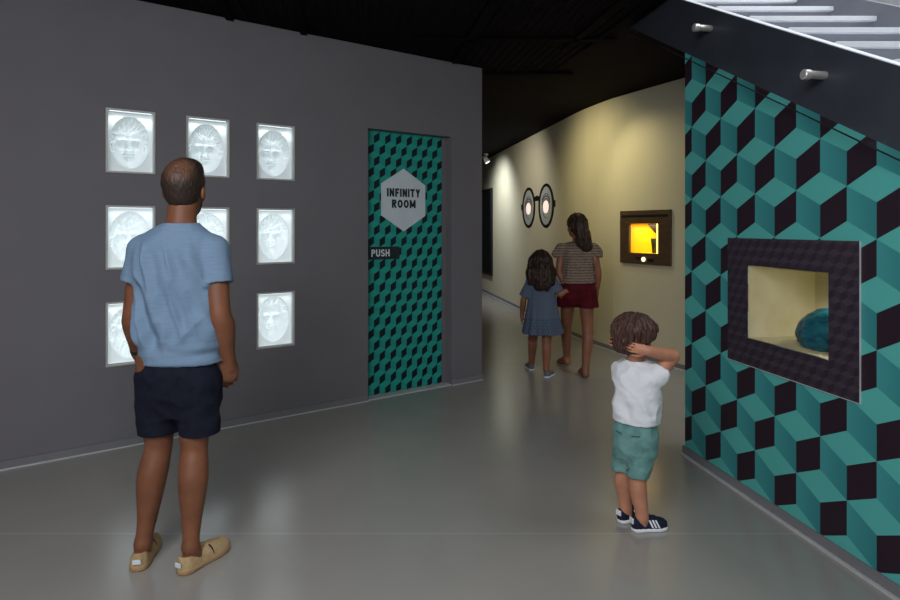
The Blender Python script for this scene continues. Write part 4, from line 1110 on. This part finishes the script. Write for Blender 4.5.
# ------------------------------------------------------------------ the woman
R2 = (1.30, 6.12)
wom = thing('person', 'woman in a patterned top and dark red shorts walking away down the passage', 'person', (R2[0], R2[1], 0))
sk3 = skin('light_brown_skin', (150, 98, 74)); ang = math.radians(8)
F = Field((-.34, -.30, -.01), (.34, .74, 1.70), .0062)
F.loft([(.82, .150, .110, 0, 0), (.90, .158, .115, 0, 0), (1.02, .122, .090, 0, 0), (1.14, .135, .095, 0, 0), (1.25, .150, .095, 0, 0), (1.31, .125, .075, 0, 0), (1.35, .07, .06, 0, 0)], ang, .03)
F.cone((0, -.005, 1.33), (-.003, .005, 1.45), .050, .046, .03)
hw = Head((-.012, .012, 1.512), rotm(math.radians(32), math.radians(4)), .94); hw.add(F)
for q, e_, w_ in ((1, A(.205, -.02, 1.04), A(.205, .05, .83)), (-1, A(-.190, -.02, 1.05), A(-.125, -.035, .905))):
    s_ = A(q * .160, 0, 1.275); F.cone(A(q * .06, 0, 1.31), s_, .035, .042, .03)
    limb(F, s_, e_, w_, .042, .034, .036, .023, .3)
    if q > 0: hand(F, w_, (0, .2, -1), (-1, -.1, 0), (0, 1, 0), .9, (.3, .5, .4))
    else: hand(F, w_, (.0, -.15, -1), (-1, 0, .1), (0, 1, 0), .9, (.4, .9, .7))
for hip, kn, an, ft in ((A(.085, 0, .84), A(.098, -.035, .43), A(.062, -.085, .085), A(.055, .10, .020)), (A(-.085, .02, .84), A(-.070, .24, .44), A(-.030, .41, .095), A(-.085, .57, .020))):
    F.cone(hip, kn, .085, .052, .03); limb(F, kn + A(0, 0, .01), kn, an, .052, .049, .053, .033, .28, (0, -.014, 0))
    dr = (ft - an); dr[2] = 0; dr /= np.linalg.norm(dr)
    F.cone(an, an - dr * .02 - A(0, 0, .052), .034, .030, .02); F.cone(an - dr * .02 - A(0, 0, .05), ft - dr * .03 + A(0, 0, .006), .030, .026, .02)
    F.cone(an + A(0, 0, -.01), ft - dr * .03 + A(0, 0, .008), .032, .026, .02); lt = np.cross(dr, A(0, 0, 1))
    for i in range(5): F.cone(ft - dr * .03 + lt * (i - 2) * .013, ft + dr * (.012 - abs(i - 1.2) * .006) + lt * (i - 2) * .014 - A(0, 0, .004), .011, .008, .004)
F.plane((0, 0, .006), (0, 0, -1))
F.build('body', sk3, wom); hw.eyes(wom)
F = Field(hw.c - A(.17, .20, .36), hw.c + A(.2, .18, .17), .005)
hw.ell(F, (0, -.018, .040), (.089, .110, .103), .0)
c = hw.c; F.chain([(c[0] + .02, c[1] - .07, c[2] + .02, .072), (c[0] + .045, c[1] - .085, c[2] - .08, .062), (c[0] + .060, c[1] - .095, c[2] - .15, .062), (c[0] + .080, c[1] - .09, c[2] - .195, .050)], .04)
F.chain([(c[0] + .07, c[1] - .01, c[2] + .0, .045), (c[0] + .085, c[1] - .05, c[2] - .12, .035), (c[0] + .10, c[1] - .07, c[2] - .20, .028)], .03)
hw.ell(F, (0, .085, -.015), (.058, .062, .085), .02, 's')
def wavy(c, seed, amp):
    def f(V, n):
        th = np.arctan2(V[:, 1] - c[1], V[:, 0] - c[0]); Q = np.stack([th * 1.0, V[:, 2] * 3 + .3 * np.sin(V[:, 2] * 40), 0 * th], 1)
        return amp * (1 - 2 * np.abs(vnoise(Q, (7, 2, 1), seed))) + amp * .5 * vnoise(V, (60, 60, 12), seed + 3)
    return f
F.build('hair', hairmat('dark_wavy_hair', (34, 24, 18), (66, 46, 32), (1, 1, .25), 110), wom, 1, wavy(hw.c, 4, .012))
# knit top with flutter sleeves
N = NT('patterned_knit'); sp1 = N.n('ShaderNodeSeparateXYZ'); N.l(N.coords(), sp1.inputs[0])
nz = N.noise(28, 3, (1, 1, 2.8)); band = N.math('SINE', N.math('MULTIPLY_ADD', nz, 5.0, N.math('MULTIPLY', sp1.outputs[2], 230)))
bf_ = N.math('MULTIPLY_ADD', band, .35, .5)
nz2 = N.noise(70, 2, (1, 1, 3)); N.l(N.mix(N.math('MULTIPLY', bf_, N.math('MULTIPLY', nz2, 1.7)), lin((76, 60, 54)), lin((160, 142, 124))), N.b.inputs['Base Color'])
N.b.inputs['Roughness'].default_value = .9; N.bump(nz, .5, .01)
F = Field((-.34, -.22, .90), (.34, .22, 1.40), .0058)
F.loft([(.945, .180, .132, 0, 0), (1.03, .166, .122, 0, 0), (1.14, .160, .115, 0, 0), (1.24, .168, .112, 0, 0), (1.30, .150, .092, 0, 0), (1.335, .095, .072, 0, 0), (1.355, .068, .064, 0, 0)], ang)
for q in (-1, 1):
    F.cone((q * .08, 0, 1.30), (q * .165, 0, 1.285), .052, .056, .03); F.cone((q * .165, 0, 1.285), (q * .205, -.005, 1.235), .054, .058, .02)
    F.op(lambda x, y, z, q=q: np.maximum((z - 1.205 + .25 * (np.abs(x) - .2)), np.abs(x - q * .25) - .085 + 0 * y), (q * .25 - .09, -.2, 1.1), (q * .25 + .09, .2, 1.22), 0, 's', 0)
    F.cone((q * .19, 0, 1.24), (q * .206, 0, 1.17), .043, .052, .0, 's')
F.loft([(.93, .170, .122, 0, 0), (.985, .165, .118, 0, 0)], ang, .0, 's')
F.cone((0, 0, 1.35), (0, 0, 1.42), .055, .066, .0, 's')
F.build('knit_top', N.m, wom, 2, lambda V, n: .005 * (1 - 2 * np.abs(vnoise(V, (20, 12, 5), 6))) + .008 * vnoise(V, (30, 30, 30), 9) * sm(.17, .22, np.abs(V[:, 0])))
F = Field((-.28, -.22, .66), (.28, .30, 1.0), .0058)
F.loft([(.72, .150, .10, 0, .01), (.80, .180, .13, 0, .0), (.88, .184, .135, 0, 0), (.96, .150, .108, 0, 0), (.975, .148, .106, 0, 0)], ang)
WL = ((A(.092, 0, .83), A(.104, -.012, .70)), (A(-.092, .01, .83), A(-.100, .055, .70)))
for a, b in WL: F.cone(a, b, .104, .106, .03)
F.plane((0, 0, .695), (0, 0, -1))
for a, b in WL: F.cone(b - A(0, 0, .03), b + A(0, 0, .04), .098, .092, .0, 's')
F.build('shorts', mat('dark_red_fabric', (88, 9, 24), .8, c2=(70, 6, 18), vs=18, bump=.2, bs=200, bd=.002, spec=.2), wom, 2, lambda V, n: .005 * (1 - 2 * np.abs(vnoise(V, (18, 18, 5), 8))))

# ------------------------------------------------------------------ the girl
R3 = (.94, 6.08)
girl = thing('person', 'girl with long dark hair in a blue dress walking hand in hand with the woman', 'person', (R3[0], R3[1], 0))
ang = math.radians(6)
F = Field((-.31, -.26, -.01), (.36, .50, 1.31), .0055)
F.loft([(.56, .118, .092, -.01, 0), (.64, .122, .095, -.01, 0), (.74, .105, .080, -.01, 0), (.86, .115, .080, -.01, 0), (.96, .115, .072, -.01, 0), (1.01, .06, .05, -.01, 0)], ang, .03)
F.cone((-.012, 0, .99), (-.02, .004, 1.09), .042, .039, .02)
hg = Head((-.022, .008, 1.143), rotm(math.radians(8), math.radians(3)), .88); hg.add(F)
for s_, e_, w_, fdir in ((A(-.125, 0, .965), A(-.195, -.01, .775), A(-.205, .05, .610), (-.02, .15, -1)), (A(.108, 0, .965), A(.165, -.04, .835), A(.228, -.055, .868), (.55, .0, -.35))):
    F.cone(A(s_[0] * .5, 0, .985), s_, .03, .036, .02); limb(F, s_, e_, w_, .036, .029, .030, .020, .3, k=.015)
    hand(F, w_, fdir, (1 if fdir[0] < 0 else 0, 0, 0 if fdir[0] < 0 else 1) if fdir[0] < 0 else (.3, .2, 1), (0, 1, .1), .72, (.4, .6, .5))
GS = ((A(.030, -.035, .075), A(.018, -.085, 0), math.radians(-28)), (A(-.078, .27, .075), A(-.078, .225, 0), math.radians(6)))
for (an, hp, yw), kn, hip in zip(GS, (A(.034, -.03, .345), A(-.080, .15, .345)), (A(.055, 0, .58), A(-.075, .01, .58))):
    F.cone(hip, kn, .070, .044, .02); limb(F, kn + A(0, 0, .01), kn, an, .044, .042, .045, .029, .28, (0, -.010, 0)); shoe_foot(F, an, hp, yw, .205, .08, .029)
F.plane((0, 0, .012), (0, 0, -1))
F.build('body', skin('brown_skin', (150, 98, 74)), girl); hg.eyes(girl)
F = Field(hg.c - A(.18, .20, .30), hg.c + A(.18, .18, .17), .005)
hg.ell(F, (0, -.018, .040), (.098, .118, .110), .0); c = hg.c
F.chain([(c[0], c[1] - .05, c[2] + .0, .092), (c[0], c[1] - .075, c[2] - .09, .098), (c[0] + .01, c[1] - .085, c[2] - .17, .094), (c[0] + .005, c[1] - .085, c[2] - .215, .07)], .04)
for q in (-1, 1): F.chain([(c[0] + q * .075, c[1] - .0, c[2] + .02, .04), (c[0] + q * .095, c[1] - .03, c[2] - .10, .042), (c[0] + q * .105, c[1] - .05, c[2] - .19, .03)], .04)
hg.ell(F, (0, .105, -.03), (.062, .070, .090), .02, 's'); F.plane((0, 0, c[2] - .262), (0, 0, -1))
F.build('hair', hairmat('long_dark_hair', (32, 22, 18), (62, 42, 32), (1, 1, .2), 100), girl, 1, wavy(hg.c, 6, .012))
N = NT('blue_eyelet_cotton'); sp1 = N.n('ShaderNodeSeparateXYZ'); N.l(N.coords(), sp1.inputs[0])
th = N.math('ARCTAN2', sp1.outputs[1], sp1.outputs[0]); dots = N.math('MULTIPLY', N.math('SINE', N.math('MULTIPLY', th, 44)), N.math('SINE', N.math('MULTIPLY', sp1.outputs[2], 110)))
low = N.math('LESS_THAN', sp1.outputs[2], .60)
msk = N.math('MULTIPLY', N.math('GREATER_THAN', dots, .30), low)
nb = N.noise(60, 3, (1, 1, 4)); N.l(N.mix(msk, N.mix(nb, lin((90, 104, 124)), lin((76, 88, 106))), lin((48, 62, 86))), N.b.inputs['Base Color'])
N.b.inputs['Roughness'].default_value = .85; N.bump(N.noise(250, 3), .3, .002)
F = Field((-.33, -.28, .40), (.30, .28, 1.04), .0055)
def pleat(th, z): return .05 * np.sin(th * 11 + 1.3 * np.sin(th * 3)) * np.clip((.88 - z) / .4, 0, 1)
GA = ((A(-.118, 0, .958), A(-.185, -.01, .80)), (A(.104, 0, .958), A(.155, -.035, .850)))
for a, b in GA: F.cone(a * A(.5, 0, 1) + A(0, 0, .01), a, .042, .048, .02); F.cone(a, b, .048, .062, .02)
for a, b in GA:
    d = (b - a) / np.linalg.norm(b - a)
    F.op(lambda x, y, z, s1=b, d=d: np.maximum(-((x - s1[0]) * d[0] + (y - s1[1]) * d[1] + (z - s1[2]) * d[2]), np.sqrt((x - s1[0]) ** 2 + (y - s1[1]) ** 2 + (z - s1[2]) ** 2) - .085), b - .09, b + .09, 0, 's', 0)
    F.cone(b - d * .03, b + d * .04, .048, .056, .0, 's')
F.loft([(.437, .210, .175, 0, 0), (.55, .183, .150, -.003, 0), (.70, .155, .122, -.006, 0), (.84, .138, .105, -.01, 0), (.93, .136, .095, -.01, 0), (.985, .10, .072, -.01, 0), (1.01, .062, .056, -.01, 0)], ang, .015, fold=pleat)
F.loft([(.40, .198, .163, 0, 0), (.50, .182, .150, 0, 0)], ang, .0, 's', fold=pleat)
F.cone((-.012, 0, 1.01), (-.014, 0, 1.08), .046, .058, .0, 's')
F.build('dress', N.m, girl, 2, lambda V, n: .003 * vnoise(V, (22, 22, 10), 8))
gsh = mat('grey_canvas_shoe', (92, 100, 110), .8, var=.08, vs=40)
for an, hp, yw in GS: shoe(girl, tuple(hp), yw, .205, .080, .058, (gsh, wsole), .018, True, .45)
